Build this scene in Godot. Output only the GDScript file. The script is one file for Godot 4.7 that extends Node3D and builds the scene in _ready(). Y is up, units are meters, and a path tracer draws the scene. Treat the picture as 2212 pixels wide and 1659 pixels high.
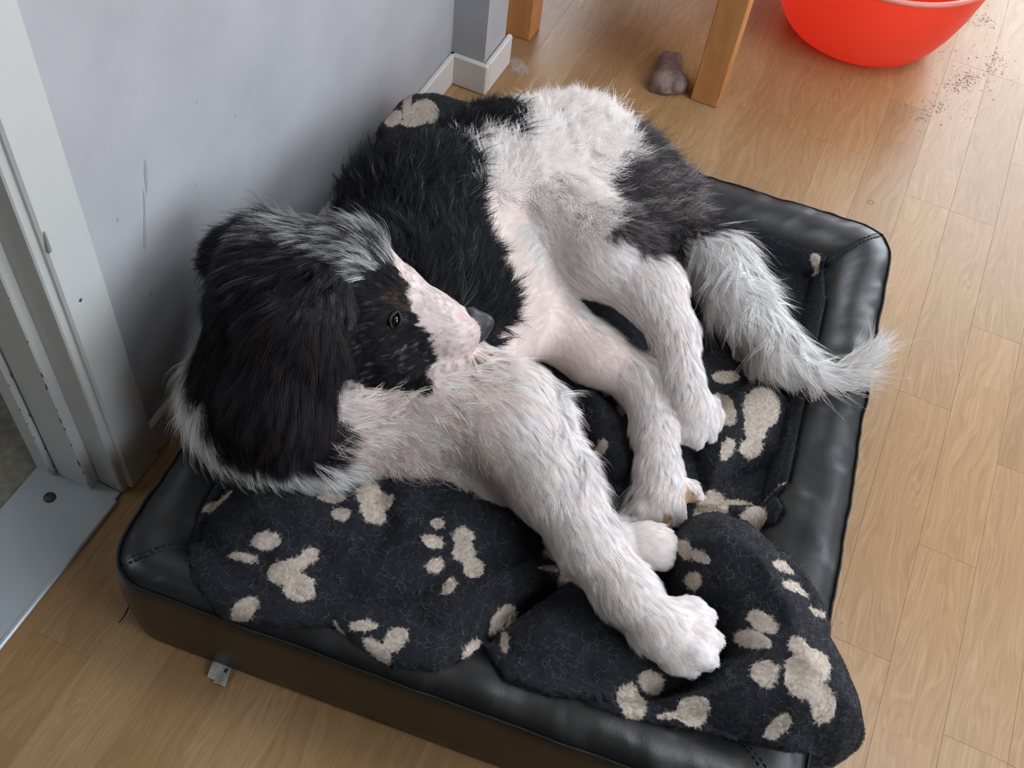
extends Node3D
# A dog asleep in its bed beside a white wall, seen from above. Wall on the left is the plane x = 0, -z runs away along it.

const CAM_AT := Vector3(0.6990, 1.3500, 0.0000)
const CAM_X := Vector3(0.90811, 0.09574, -0.40765)
const CAM_Y := Vector3(-0.38181, 0.58906, -0.71220)
const CAM_Z := Vector3(0.17194, 0.80240, 0.57148)
# dog: tapered bones [ax ay az ra  bx by bz rb  blend  grid]
const BONES := [
	[0.3204,0.1850,-0.7345,0.0858,0.2752,0.2000,-0.8673,0.1160,0.050,0],
	[0.2752,0.2000,-0.8673,0.1160,0.2331,0.2000,-0.9997,0.1217,0.050,0],
	[0.2331,0.2000,-0.9997,0.1217,0.2923,0.1900,-1.1506,0.1192,0.050,0],
	[0.2923,0.1900,-1.1506,0.1192,0.3602,0.1800,-1.2435,0.1121,0.050,0],
	[0.3602,0.1800,-1.2435,0.1121,0.4445,0.1700,-1.2560,0.0882,0.050,0],
	[0.4445,0.1700,-1.2560,0.0882,0.5073,0.1600,-1.2738,0.0640,0.050,0],
	[0.3792,0.1700,-0.8398,0.0668,0.3728,0.1650,-0.9544,0.0748,0.040,0],
	[0.3728,0.1650,-0.9544,0.0748,0.3633,0.1700,-1.0572,0.0799,0.040,0],
	[0.3633,0.1700,-1.0572,0.0799,0.3832,0.1800,-1.1230,0.0780,0.040,0],
	[0.3843,0.2250,-1.1059,0.0746,0.4784,0.2350,-1.0685,0.0616,0.020,0],
	[0.4784,0.2350,-1.0685,0.0616,0.5636,0.2250,-1.0456,0.0450,0.020,0],
	[0.5636,0.2250,-1.0456,0.0450,0.6179,0.2050,-1.0029,0.0301,0.020,0],
	[0.6179,0.2050,-1.0029,0.0301,0.6507,0.1850,-0.9551,0.0246,0.020,0],
	[0.6507,0.1850,-0.9551,0.0246,0.6759,0.1650,-0.9270,0.0284,0.020,0],
	[0.4075,0.1500,-0.9878,0.0597,0.5216,0.1450,-0.9617,0.0413,0.020,0],
	[0.5216,0.1450,-0.9617,0.0413,0.6065,0.1450,-0.9484,0.0356,0.020,0],
	[0.6065,0.1450,-0.9484,0.0356,0.6470,0.1400,-0.8830,0.0283,0.020,0],
	[0.6470,0.1400,-0.8830,0.0283,0.6747,0.1350,-0.8253,0.0290,0.020,0],
	[0.6747,0.1350,-0.8253,0.0290,0.6866,0.1300,-0.8024,0.0313,0.020,0],
	[0.3900,0.2350,-0.7396,0.0796,0.4779,0.2350,-0.7459,0.0654,0.030,0],
	[0.4779,0.2350,-0.7459,0.0654,0.5570,0.2250,-0.6906,0.0479,0.030,0],
	[0.5570,0.2250,-0.6906,0.0479,0.6320,0.2150,-0.6352,0.0335,0.030,0],
	[0.6320,0.2150,-0.6352,0.0335,0.6911,0.2080,-0.6036,0.0299,0.030,0],
	[0.6911,0.2080,-0.6036,0.0299,0.7412,0.2000,-0.5822,0.0299,0.030,0],
	[0.3949,0.1600,-0.7101,0.0639,0.4954,0.1400,-0.6849,0.0495,0.020,0],
	[0.4954,0.1400,-0.6849,0.0495,0.5802,0.1300,-0.6738,0.0384,0.020,0],
	[0.5802,0.1300,-0.6738,0.0384,0.6576,0.1400,-0.6851,0.0299,0.020,0],
	[0.6576,0.1400,-0.6851,0.0299,0.6960,0.1480,-0.7052,0.0263,0.020,0],
	[0.1903,0.3000,-0.6995,0.0876,0.1940,0.2400,-0.6308,0.0766,0.040,0],
	[0.1940,0.2400,-0.6308,0.0766,0.2587,0.2200,-0.6413,0.0707,0.040,0],
	[0.2587,0.2200,-0.6413,0.0707,0.3387,0.2100,-0.6995,0.0773,0.040,0],
	[0.5259,0.1500,-1.2723,0.0453,0.6236,0.1500,-1.2242,0.0457,0.020,0],
	[0.6236,0.1500,-1.2242,0.0457,0.6815,0.1500,-1.1592,0.0415,0.020,0],
	[0.6815,0.1500,-1.1592,0.0415,0.7672,0.1450,-1.0947,0.0308,0.020,0],
	[0.7672,0.1450,-1.0947,0.0308,0.8325,0.1500,-1.0683,0.0180,0.020,0],
	[0.8325,0.1500,-1.0683,0.0180,0.8683,0.1800,-1.0903,0.0097,0.020,0],
	[0.8683,0.1800,-1.0903,0.0097,0.8837,0.2000,-1.1094,0.0048,0.020,0],
	[0.6507,0.1850,-0.9551,0.0246,0.6759,0.1650,-0.9270,0.0284,0.012,2],
	[0.6759,0.1650,-0.9270,0.0284,0.6872,0.1550,-0.9189,0.0285,0.012,2],
	[0.6738,0.1600,-0.9166,0.0168,0.6781,0.1480,-0.9003,0.0142,0.007,2],
	[0.6781,0.1480,-0.9003,0.0142,0.6859,0.1400,-0.8949,0.0110,0.007,2],
	[0.6865,0.1620,-0.9218,0.0181,0.6946,0.1500,-0.9023,0.0155,0.007,2],
	[0.6946,0.1500,-0.9023,0.0155,0.7029,0.1400,-0.8970,0.0116,0.007,2],
	[0.6980,0.1580,-0.9354,0.0169,0.7079,0.1480,-0.9213,0.0149,0.007,2],
	[0.7079,0.1480,-0.9213,0.0149,0.7163,0.1380,-0.9159,0.0111,0.007,2],
	[0.7014,0.1500,-0.9524,0.0145,0.7129,0.1400,-0.9459,0.0132,0.007,2],
	[0.7129,0.1400,-0.9459,0.0132,0.7202,0.1320,-0.9382,0.0099,0.007,2],
	[0.6747,0.1350,-0.8253,0.0290,0.6866,0.1300,-0.8024,0.0313,0.012,3],
	[0.6866,0.1300,-0.8024,0.0313,0.6913,0.1280,-0.7902,0.0312,0.012,3],
	[0.6733,0.1300,-0.7875,0.0187,0.6760,0.1250,-0.7684,0.0161,0.007,3],
	[0.6760,0.1250,-0.7684,0.0161,0.6823,0.1200,-0.7576,0.0112,0.007,3],
	[0.6885,0.1350,-0.7881,0.0186,0.6957,0.1280,-0.7704,0.0161,0.007,3],
	[0.6957,0.1280,-0.7704,0.0161,0.7032,0.1200,-0.7652,0.0124,0.007,3],
	[0.7013,0.1320,-0.7967,0.0175,0.7128,0.1260,-0.7828,0.0150,0.007,3],
	[0.7128,0.1260,-0.7828,0.0150,0.7203,0.1200,-0.7802,0.0113,0.007,3],
	[0.7062,0.1300,-0.8166,0.0164,0.7181,0.1280,-0.8201,0.0152,0.007,3],
	[0.7181,0.1280,-0.8201,0.0152,0.7279,0.1240,-0.8213,0.0114,0.007,3],
	[0.6911,0.2080,-0.6036,0.0299,0.7412,0.2000,-0.5822,0.0299,0.012,4],
	[0.7412,0.2000,-0.5822,0.0299,0.7566,0.1980,-0.5807,0.0288,0.012,4],
	[0.7501,0.1950,-0.5650,0.0177,0.7758,0.1900,-0.5601,0.0166,0.008,4],
	[0.7758,0.1900,-0.5601,0.0166,0.7926,0.1780,-0.5627,0.0134,0.008,4],
	[0.7607,0.2030,-0.5753,0.0187,0.7887,0.2000,-0.5719,0.0177,0.008,4],
	[0.7887,0.2000,-0.5719,0.0177,0.8077,0.1860,-0.5765,0.0140,0.008,4],
	[0.7611,0.2030,-0.5907,0.0188,0.7881,0.2000,-0.5942,0.0178,0.008,4],
	[0.7881,0.2000,-0.5942,0.0178,0.8066,0.1860,-0.6012,0.0141,0.008,4],
	[0.7511,0.1980,-0.6062,0.0179,0.7735,0.1950,-0.6177,0.0169,0.008,4],
	[0.7735,0.1950,-0.6177,0.0169,0.7913,0.1820,-0.6265,0.0131,0.008,4],
	[0.6576,0.1400,-0.6851,0.0299,0.6960,0.1480,-0.7052,0.0263,0.012,5],
	[0.6960,0.1480,-0.7052,0.0263,0.7045,0.1500,-0.7069,0.0251,0.012,5],
	[0.6978,0.1520,-0.7156,0.0144,0.7086,0.1500,-0.7238,0.0138,0.008,5],
	[0.7086,0.1500,-0.7238,0.0138,0.7173,0.1450,-0.7275,0.0109,0.008,5],
	[0.7049,0.1540,-0.7033,0.0149,0.7177,0.1520,-0.7110,0.0144,0.008,5],
	[0.7177,0.1520,-0.7110,0.0144,0.7261,0.1460,-0.7159,0.0108,0.008,5],
	[0.7067,0.1500,-0.6920,0.0143,0.7208,0.1470,-0.6980,0.0131,0.008,5],
	[0.7208,0.1470,-0.6980,0.0131,0.7298,0.1420,-0.7025,0.0102,0.008,5],
	[0.1903,0.3000,-0.6995,0.0876,0.1940,0.2400,-0.6308,0.0766,0.030,1],
	[0.2342,0.3450,-0.7565,0.0702,0.1795,0.3350,-0.7276,0.0784,0.030,1],
	[0.3005,0.3500,-0.7694,0.0375,0.2562,0.3600,-0.7578,0.0568,0.020,1],
	[0.3948,0.3250,-0.7781,0.0216,0.3781,0.3250,-0.7673,0.0306,0.018,1],
	[0.3781,0.3250,-0.7673,0.0306,0.3463,0.3300,-0.7610,0.0385,0.018,1],
	[0.3463,0.3300,-0.7610,0.0385,0.3073,0.3250,-0.7569,0.0486,0.018,1],
	[0.3932,0.3000,-0.7586,0.0194,0.3725,0.2900,-0.7373,0.0263,0.015,1],
	[0.3725,0.2900,-0.7373,0.0263,0.3285,0.2950,-0.7173,0.0411,0.015,1],
	[0.3285,0.2950,-0.7173,0.0411,0.2869,0.2900,-0.7114,0.0576,0.015,1],
	[0.2897,0.3250,-0.7306,0.0596,0.2513,0.3100,-0.7070,0.0687,0.030,1],
	[0.3198,0.3650,-0.7586,0.0112,0.2977,0.3780,-0.7567,0.0189,0.012,1],
	[0.2424,0.3850,-0.6962,0.0339,0.2492,0.3850,-0.6184,0.0433,0.012,1],
	[0.2492,0.3850,-0.6184,0.0433,0.2597,0.3650,-0.5645,0.0408,0.012,1],
	[0.2597,0.3650,-0.5645,0.0408,0.2772,0.3350,-0.5409,0.0252,0.012,1],
	[0.2424,0.3850,-0.6962,0.0339,0.2731,0.3800,-0.6245,0.0327,0.012,1],
	[0.2731,0.3800,-0.6245,0.0327,0.2921,0.3450,-0.5764,0.0274,0.012,1],
	[0.1407,0.3500,-0.7559,0.0442,0.0895,0.3100,-0.7561,0.0379,0.012,1]]
# coat markings: a kind of coat and where on the dog it grows
const COAT := [
	["S",0.178,0.405,-0.765], ["S",0.209,0.412,-0.767], ["S",0.252,0.420,-0.756], ["S",0.279,0.410,-0.763], ["S",0.106,0.225,-0.948], ["S",0.161,0.410,-0.742], ["S",0.276,0.412,-0.745], ["H",0.085,0.360,-0.772], ["H",0.160,0.409,-0.704], ["H",0.087,0.338,-0.725], ["H",0.205,0.410,-0.711], ["H",0.247,0.421,-0.702], ["H",0.201,0.399,-0.675], ["H",0.129,0.362,-0.656], ["H",0.192,0.382,-0.647], ["H",0.263,0.411,-0.714], ["H",0.238,0.423,-0.657], ["N",0.285,0.395,-0.718], ["N",0.306,0.375,-0.701], ["N",0.290,0.372,-0.687], ["N",0.337,0.369,-0.723], ["N",0.350,0.347,-0.711], ["N",0.339,0.334,-0.685], ["N",0.310,0.341,-0.671], ["N",0.339,0.310,-0.674], ["N",0.369,0.322,-0.712], ["N",0.359,0.349,-0.722], ["N",0.299,0.347,-0.668], ["N",0.324,0.378,-0.724], ["N",0.309,0.395,-0.751], ["N",0.293,0.338,-0.657], ["N",0.361,0.313,-0.691], ["N",0.372,0.329,-0.723], ["O",0.325,0.381,-0.741], ["M",0.320,0.384,-0.773], ["M",0.346,0.375,-0.759], ["M",0.364,0.369,-0.767], ["M",0.384,0.358,-0.776], ["M",0.386,0.351,-0.743], ["M",0.402,0.344,-0.754], ["M",0.391,0.328,-0.734], ["M",0.404,0.320,-0.741], ["M",0.366,0.364,-0.744], ["M",0.389,0.315,-0.721], ["M",0.398,0.352,-0.773], ["E",0.123,0.328,-0.637], ["E",0.146,0.311,-0.593], ["E",0.189,0.291,-0.557], ["E",0.187,0.343,-0.610], ["E",0.250,0.427,-0.599], ["E",0.262,0.400,-0.538], ["E",0.287,0.400,-0.571], ["E",0.293,0.408,-0.611], ["E",0.314,0.361,-0.575], ["E",0.288,0.353,-0.526], ["E",0.282,0.268,-0.579], ["E",0.262,0.430,-0.618], ["E",0.221,0.278,-0.554], ["E",0.152,0.335,-0.614], ["A",0.394,0.354,-0.769], ["F",0.550,0.254,-0.777], ["F",0.580,0.255,-0.749], ["F",0.607,0.246,-0.728], ["F",0.629,0.239,-0.708], ["F",0.650,0.120,-0.758], ["R",0.094,0.307,-0.632], ["R",0.110,0.271,-0.600], ["R",0.145,0.267,-0.560], ["R",0.164,0.213,-0.549], ["R",0.196,0.198,-0.547], ["R",0.229,0.192,-0.557], ["R",0.267,0.212,-0.560], ["R",0.300,0.224,-0.572], ["C",0.303,0.294,-0.637], ["C",0.326,0.268,-0.617], ["C",0.317,0.253,-0.594], ["C",0.358,0.281,-0.662], ["C",0.396,0.252,-0.651], ["C",0.420,0.296,-0.698], ["C",0.435,0.308,-0.743], ["C",0.361,0.217,-0.620], ["C",0.426,0.200,-0.658], ["C",0.463,0.305,-0.722], ["C",0.443,0.269,-0.678], ["C",0.396,0.193,-0.640], ["K",0.089,0.244,-0.959], ["K",0.113,0.267,-0.999], ["K",0.135,0.296,-1.042], ["K",0.173,0.302,-1.068], ["K",0.234,0.328,-1.047], ["K",0.168,0.289,-0.900], ["K",0.209,0.324,-0.943], ["K",0.258,0.331,-0.983], ["K",0.264,0.327,-1.044], ["K",0.269,0.328,-0.894], ["K",0.310,0.320,-0.907], ["K",0.322,0.316,-0.843], ["K",0.344,0.302,-0.908], ["K",0.372,0.281,-0.888], ["K",0.398,0.251,-0.868], ["K",0.388,0.258,-0.901], ["K",0.257,0.317,-1.160], ["K",0.284,0.322,-1.140], ["K",0.218,0.291,-1.191], ["K",0.295,0.320,-0.966], ["K",0.283,0.324,-0.840], ["K",0.283,0.325,-1.005], ["K",0.341,0.298,-0.929], ["K",0.241,0.315,-1.124], ["W",0.286,0.320,-1.066], ["W",0.273,0.294,-1.239], ["W",0.325,0.313,-1.200], ["W",0.351,0.302,-1.267], ["W",0.397,0.294,-1.269], ["W",0.330,0.314,-1.121], ["W",0.377,0.298,-1.169], ["W",0.307,0.313,-1.044], ["W",0.410,0.282,-1.186], ["W",0.417,0.290,-1.239], ["W",0.371,0.299,-1.097], ["W",0.423,0.296,-1.110], ["W",0.455,0.299,-1.082], ["W",0.307,0.321,-1.155], ["W",0.276,0.321,-1.103], ["W",0.324,0.307,-1.072], ["B",0.324,0.301,-0.994], ["B",0.351,0.275,-0.979], ["B",0.383,0.256,-0.958], ["B",0.414,0.240,-0.934], ["B",0.429,0.221,-0.904], ["B",0.450,0.176,-0.901], ["B",0.460,0.196,-0.953], ["B",0.336,0.291,-1.024], ["B",0.403,0.247,-0.940], ["B",0.490,0.180,-0.937], ["B",0.416,0.231,-0.869], ["B",0.534,0.180,-0.933], ["B",0.371,0.260,-0.977], ["B",0.428,0.229,-0.952], ["w",0.411,0.276,-1.042], ["w",0.475,0.282,-1.022], ["w",0.522,0.274,-1.026], ["w",0.576,0.271,-1.031], ["w",0.581,0.241,-0.996], ["w",0.630,0.225,-0.973], ["w",0.656,0.206,-0.931], ["w",0.400,0.257,-1.026], ["w",0.470,0.183,-1.020], ["w",0.527,0.223,-1.003], ["w",0.608,0.178,-0.921], ["w",0.645,0.168,-0.861], ["w",0.676,0.167,-0.804], ["w",0.521,0.288,-0.705], ["w",0.574,0.269,-0.659], ["w",0.625,0.255,-0.625], ["w",0.678,0.244,-0.598], ["w",0.729,0.233,-0.573], ["w",0.487,0.193,-0.665], ["w",0.537,0.178,-0.655], ["w",0.598,0.231,-0.612], ["w",0.485,0.307,-0.740], ["w",0.454,0.279,-0.803], ["w",0.480,0.293,-0.702], ["w",0.537,0.275,-0.672], ["w",0.667,0.247,-0.624], ["G",0.458,0.263,-1.204], ["G",0.491,0.232,-1.192], ["G",0.530,0.197,-1.210], ["G",0.568,0.198,-1.253], ["G",0.501,0.248,-1.236], ["G",0.498,0.294,-1.092], ["G",0.536,0.225,-1.261], ["G",0.526,0.165,-1.197], ["G",0.450,0.274,-1.279], ["T",0.606,0.186,-1.193], ["T",0.675,0.195,-1.152], ["T",0.614,0.156,-1.168], ["T",0.665,0.163,-1.117], ["T",0.729,0.179,-1.107], ["T",0.781,0.162,-1.063], ["T",0.829,0.157,-1.047], ["T",0.865,0.188,-1.078], ["T",0.883,0.203,-1.106], ["T",0.701,0.191,-1.140], ["P",0.681,0.185,-0.901], ["P",0.703,0.162,-0.892], ["P",0.662,0.187,-0.907], ["P",0.714,0.166,-0.916], ["P",0.781,0.217,-0.563], ["P",0.803,0.209,-0.562], ["P",0.784,0.217,-0.605], ["P",0.760,0.219,-0.557], ["P",0.704,0.175,-0.692], ["P",0.723,0.166,-0.696], ["P",0.676,0.148,-0.769], ["P",0.690,0.147,-0.763], ["P",0.712,0.151,-0.780], ["P",0.679,0.135,-0.754], ["P",0.706,0.160,-0.809], ["P",0.718,0.133,-0.768], ["P",0.724,0.144,-0.821], ["P",0.688,0.161,-0.782], ["Q",0.707,0.139,-0.761], ["Q",0.723,0.143,-0.811]]
# blanket: [rest height, loft, roundness of the edge, outline on the bed]
var lobes := [
	[0.088,0.018,0.020,PackedVector2Array([Vector2(-0.363,0.306),Vector2(-0.337,0.369),Vector2(-0.174,0.407),Vector2(0.115,0.296),Vector2(0.301,0.140),Vector2(0.339,0.034),Vector2(0.340,-0.015),Vector2(0.364,-0.066),Vector2(0.358,-0.143),Vector2(0.339,-0.287),Vector2(0.315,-0.492),Vector2(0.215,-0.516),Vector2(0.129,-0.485),Vector2(-0.077,-0.523),Vector2(-0.287,-0.518),Vector2(-0.436,-0.359),Vector2(-0.455,-0.048),Vector2(-0.419,0.211)])],
	[0.110,0.085,0.090,PackedVector2Array([Vector2(-0.354,0.325),Vector2(-0.352,0.377),Vector2(-0.342,0.421),Vector2(-0.314,0.462),Vector2(-0.264,0.488),Vector2(-0.198,0.478),Vector2(-0.139,0.455),Vector2(-0.074,0.414),Vector2(-0.013,0.359),Vector2(0.054,0.290),Vector2(0.094,0.254),Vector2(0.024,0.199),Vector2(-0.078,0.180),Vector2(-0.256,0.221)])],
	[0.115,0.055,0.050,PackedVector2Array([Vector2(-0.190,0.447),Vector2(-0.138,0.454),Vector2(-0.105,0.467),Vector2(-0.055,0.476),Vector2(-0.008,0.465),Vector2(0.020,0.430),Vector2(0.043,0.364),Vector2(0.100,0.260),Vector2(0.046,0.264),Vector2(-0.075,0.351)])],
	[0.115,0.060,0.060,PackedVector2Array([Vector2(0.032,0.411),Vector2(0.034,0.382),Vector2(0.059,0.344),Vector2(0.104,0.277),Vector2(0.157,0.274),Vector2(0.210,0.273),Vector2(0.269,0.270),Vector2(0.308,0.306),Vector2(0.283,0.363),Vector2(0.231,0.400),Vector2(0.211,0.412),Vector2(0.176,0.428),Vector2(0.120,0.444),Vector2(0.067,0.444)])],
	[0.115,0.105,0.100,PackedVector2Array([Vector2(0.203,0.204),Vector2(0.217,0.146),Vector2(0.248,0.120),Vector2(0.298,0.124),Vector2(0.346,0.155),Vector2(0.385,0.192),Vector2(0.414,0.230),Vector2(0.447,0.271),Vector2(0.471,0.313),Vector2(0.486,0.357),Vector2(0.458,0.389),Vector2(0.390,0.412),Vector2(0.308,0.417),Vector2(0.203,0.439),Vector2(0.154,0.441),Vector2(0.226,0.403),Vector2(0.278,0.366),Vector2(0.299,0.321),Vector2(0.278,0.275),Vector2(0.234,0.258)])],
	[0.100,0.030,0.020,PackedVector2Array([Vector2(0.224,0.104),Vector2(0.284,0.082),Vector2(0.328,0.062),Vector2(0.338,0.085),Vector2(0.333,0.109),Vector2(0.290,0.112)])],
	[0.095,0.040,0.050,PackedVector2Array([Vector2(0.206,0.017),Vector2(0.223,-0.093),Vector2(0.268,-0.148),Vector2(0.341,-0.124),Vector2(0.362,-0.059),Vector2(0.327,-0.008),Vector2(0.275,0.029),Vector2(0.240,0.083)])],
	[0.095,0.035,0.030,PackedVector2Array([Vector2(0.013,-0.038),Vector2(0.049,-0.035),Vector2(0.115,0.007),Vector2(0.140,0.079),Vector2(0.124,0.117),Vector2(0.069,0.059)])],
	[0.166,0.016,0.020,PackedVector2Array([Vector2(-0.422,-0.345),Vector2(-0.417,-0.401),Vector2(-0.407,-0.447),Vector2(-0.367,-0.473),Vector2(-0.310,-0.474),Vector2(-0.260,-0.471),Vector2(-0.273,-0.372),Vector2(-0.372,-0.302)])]]
# pale spots of the printed paws: centre and two half axes on the bed
const SPOTS := [
	[-0.2039,0.3116,0.0162,-0.0046,0.0028,0.0079], [-0.1826,0.3308,0.0113,-0.0045,0.0036,0.0081], [-0.2139,0.2934,0.0146,-0.0028,0.0017,0.0053], [-0.1639,0.2915,0.0112,-0.0114,0.0093,0.0112], [-0.1496,0.2963,0.0115,-0.0046,0.0045,0.0108], [-0.1486,0.3132,0.0172,0.0019,0.0001,0.0124], [-0.1419,0.3002,0.0066,0.0058,-0.0098,0.0143], [-0.2495,0.3952,0.0167,-0.0061,0.0050,0.0103], [-0.2668,0.4199,0.0184,-0.0015,0.0014,0.0051], [-0.2402,0.4727,0.0099,-0.0134,0.0103,0.0049], [-0.2151,0.4235,0.0160,-0.0058,0.0053,0.0119], [-0.1917,0.4309,0.0186,-0.0041,0.0034,0.0146], [-0.1961,0.3946,0.0060,-0.0125,0.0075,0.0040], [-0.2036,0.4104,0.0090,-0.0114,0.0078,0.0057], [-0.0704,0.2999,0.0089,-0.0010,0.0008,0.0066], [-0.0679,0.3232,0.0123,-0.0031,0.0017,0.0086], [-0.0547,0.3458,0.0065,-0.0094,0.0065,0.0031], [-0.0310,0.3600,0.0013,-0.0136,0.0069,0.0025], [-0.0367,0.3029,0.0131,-0.0015,0.0001,0.0110], [-0.0282,0.3182,0.0137,-0.0002,-0.0022,0.0113], [-0.0125,0.3263,0.0128,-0.0000,-0.0023,0.0110], [-0.0329,0.3096,0.0096,-0.0030,0.0028,0.0152], [-0.3377,0.3548,0.0130,-0.0163,0.0047,0.0039], [-0.1044,0.4457,0.0144,-0.0064,0.0031,0.0059], [-0.1209,0.4617,0.0196,0.0114,-0.0054,-0.0055], [-0.0638,0.4477,0.0063,-0.0160,0.0109,0.0051], [-0.0794,0.4646,0.0186,0.0033,0.0057,0.0085], [-0.0643,0.4737,0.0108,-0.0012,0.0002,0.0001], [0.0412,0.3642,0.0104,-0.0210,0.0088,0.0065], [0.0193,0.4212,0.0038,-0.0179,0.0062,-0.0024], [0.0528,0.3979,0.0048,0.0001,0.0048,0.0160], [0.0990,0.2678,0.0123,-0.0089,0.0026,0.0184], [0.1370,0.2614,0.0060,-0.0144,0.0035,0.0310], [0.0727,0.2842,0.0130,-0.0086,0.0008,0.0025], [0.2513,0.1008,0.0206,0.0005,-0.0027,0.0362], [0.3051,0.1058,0.0152,0.0027,-0.0063,0.0247], [0.2236,0.2060,0.0114,0.0143,-0.0025,0.0060], [0.2436,0.2196,0.0131,0.0082,-0.0014,0.0053], [0.2451,0.2433,0.0093,0.0011,0.0032,0.0085], [0.2821,0.0735,0.0245,-0.0070,0.0006,0.0052], [0.3445,0.2005,0.0164,-0.0047,-0.0036,0.0108], [0.3895,0.1146,0.0081,0.0052,-0.0124,0.0339], [0.3626,0.2231,0.0200,-0.0052,-0.0034,0.0106], [0.3958,0.2360,0.0131,-0.0014,-0.0023,0.0059], [0.3317,0.2845,0.0176,0.0091,-0.0028,0.0106], [0.3264,0.3063,0.0185,0.0061,0.0001,0.0107], [0.3425,0.3500,0.0142,-0.0025,0.0024,0.0163], [0.3761,0.3130,0.0080,-0.0090,0.0123,0.0154], [0.3883,0.3290,0.0256,-0.0116,0.0042,0.0220], [0.3805,0.3473,0.0110,-0.0098,0.0136,0.0145], [0.4133,0.3587,0.0150,-0.0055,0.0068,0.0162], [0.4008,0.3495,0.0140,-0.0052,0.0043,0.0127], [0.3741,0.3940,0.0081,-0.0134,0.0081,0.0033], [0.2280,0.3821,0.0159,0.0002,-0.0037,0.0103], [0.2124,0.4150,0.0157,0.0134,-0.0088,0.0176], [0.2797,0.4053,0.0167,-0.0052,0.0047,0.0141], [0.2617,0.4153,0.0195,-0.0104,0.0021,0.0035], [0.2386,-0.1797,0.0133,-0.0056,0.0024,0.0123], [0.2556,-0.1585,0.0074,-0.0086,0.0099,0.0185], [0.2248,-0.1317,0.0196,-0.0081,0.0023,0.0110], [0.2321,-0.0618,0.0128,-0.0040,0.0136,0.0372], [0.2820,-0.0748,0.0254,-0.0113,0.0065,0.0390], [0.2798,-0.0397,0.0166,-0.0032,0.0018,0.0311], [0.2809,-0.0063,0.0136,-0.0122,0.0085,0.0096], [0.2496,0.0119,0.0089,-0.0008,-0.0012,0.0169], [0.3277,0.0504,0.0198,-0.0208,0.0089,-0.0102], [0.0661,-0.0388,0.0063,-0.0026,0.0027,0.0096], [0.0956,-0.0201,0.0075,-0.0031,0.0034,0.0126], [0.0859,0.0650,0.0075,0.0041,-0.0029,0.0095], [0.1997,-0.5016,0.0128,-0.0057,0.0027,0.0499], [0.1599,-0.5239,0.0197,-0.0088,0.0028,0.0135], [0.1957,-0.5522,0.0382,-0.0171,0.0020,0.0103], [0.3158,-0.5053,0.0075,-0.0033,0.0020,0.0132], [0.3092,-0.3938,0.0068,-0.0012,0.0037,0.0045], [0.3170,-0.3881,0.0043,0.0018,0.0036,0.0089], [-0.3781,-0.4060,0.0108,0.0053,-0.0029,0.0269], [-0.3577,-0.4162,0.0078,-0.0163,0.0196,0.0213], [-0.3652,-0.3938,0.0218,-0.0240,0.0081,0.0131], [-0.4026,-0.3764,0.0076,-0.0169,0.0118,0.0153], [-0.4018,-0.4351,0.0214,0.0452,0.0115,0.0487], [-0.2741,-0.4310,0.0036,-0.0038,0.0043,0.0113]]
const NOSE := [
	[0.3963,0.3370,-0.7877,0.0147,0.4119,0.3320,-0.7926,0.0102,0.010,0],
	[0.4129,0.3320,-0.7931,0.0102,0.4119,0.3240,-0.7834,0.0102,0.010,0],
	[0.3973,0.3300,-0.7815,0.0147,0.4076,0.3220,-0.7795,0.0102,0.010,0]]
const CHEW := [
	[0.3680,0.0180,-1.7647,0.0192,0.3760,0.0150,-1.7607,0.0163,0.006,0],
	[0.4031,0.0180,-1.7826,0.0193,0.4029,0.0150,-1.7736,0.0163,0.006,0],
	[0.3754,0.0200,-1.7762,0.0173,0.3514,0.0120,-1.8556,0.0119,0.012,0],
	[0.3916,0.0200,-1.7860,0.0164,0.3721,0.0110,-1.8663,0.0110,0.012,0],
	[0.3624,0.0070,-1.7542,0.0086,0.3877,0.0080,-1.7598,0.0096,0.002,0],
	[0.3959,0.0080,-1.7647,0.0096,0.4161,0.0070,-1.7866,0.0087,0.002,0]]
const EYE_AT := Vector3(0.3301, 0.3706, -0.7166)
const NOSTRIL_AT := Vector3(0.4116, 0.3284, -0.7726)
const CRUMBS := [Vector2(0.977,-2.251),Vector2(0.926,-2.130),Vector2(0.912,-2.096),Vector2(0.882,-2.356),Vector2(0.931,-2.376),Vector2(0.841,-2.267),Vector2(0.937,-2.155),Vector2(0.978,-2.207),Vector2(0.844,-2.362),Vector2(0.888,-2.013),Vector2(0.868,-1.968),Vector2(0.816,-1.962)]
const TUFT := [Vector2(0.090,-1.687),Vector2(0.112,-1.667)]
const RING := [Vector2(0.831,-1.663)]
const BED_AT := Vector3(0.497, 0.0, -0.894)
const BED_TURN := 5.7
const BED_A := 0.425
const BED_B := 0.4925
const RIM_H := 0.165

var rng := RandomNumberGenerator.new()
var noise := FastNoiseLite.new()
var M := {}
var taken := {}

# ------------------------------------------------------------------ helpers
func numbered(called: String) -> String:
	if not taken.has(called):
		taken[called] = 0
		return called
	taken[called] += 1
	return "%s_%03d" % [called, taken[called]]

func thing(called: String, label: String, category: String, at := Vector3.ZERO, turn := 0.0, group := "") -> Node3D:
	var o := Node3D.new()
	o.name = numbered(called)
	add_child(o)
	o.position = at
	o.rotation.y = turn
	o.set_meta("label", label)
	o.set_meta("category", category)
	if group != "":
		o.set_meta("group", group)
	return o

func setting(called: String, label: String, category: String) -> Node3D:
	var o := thing(called, label, category)
	o.set_meta("kind", "structure")
	return o

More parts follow.
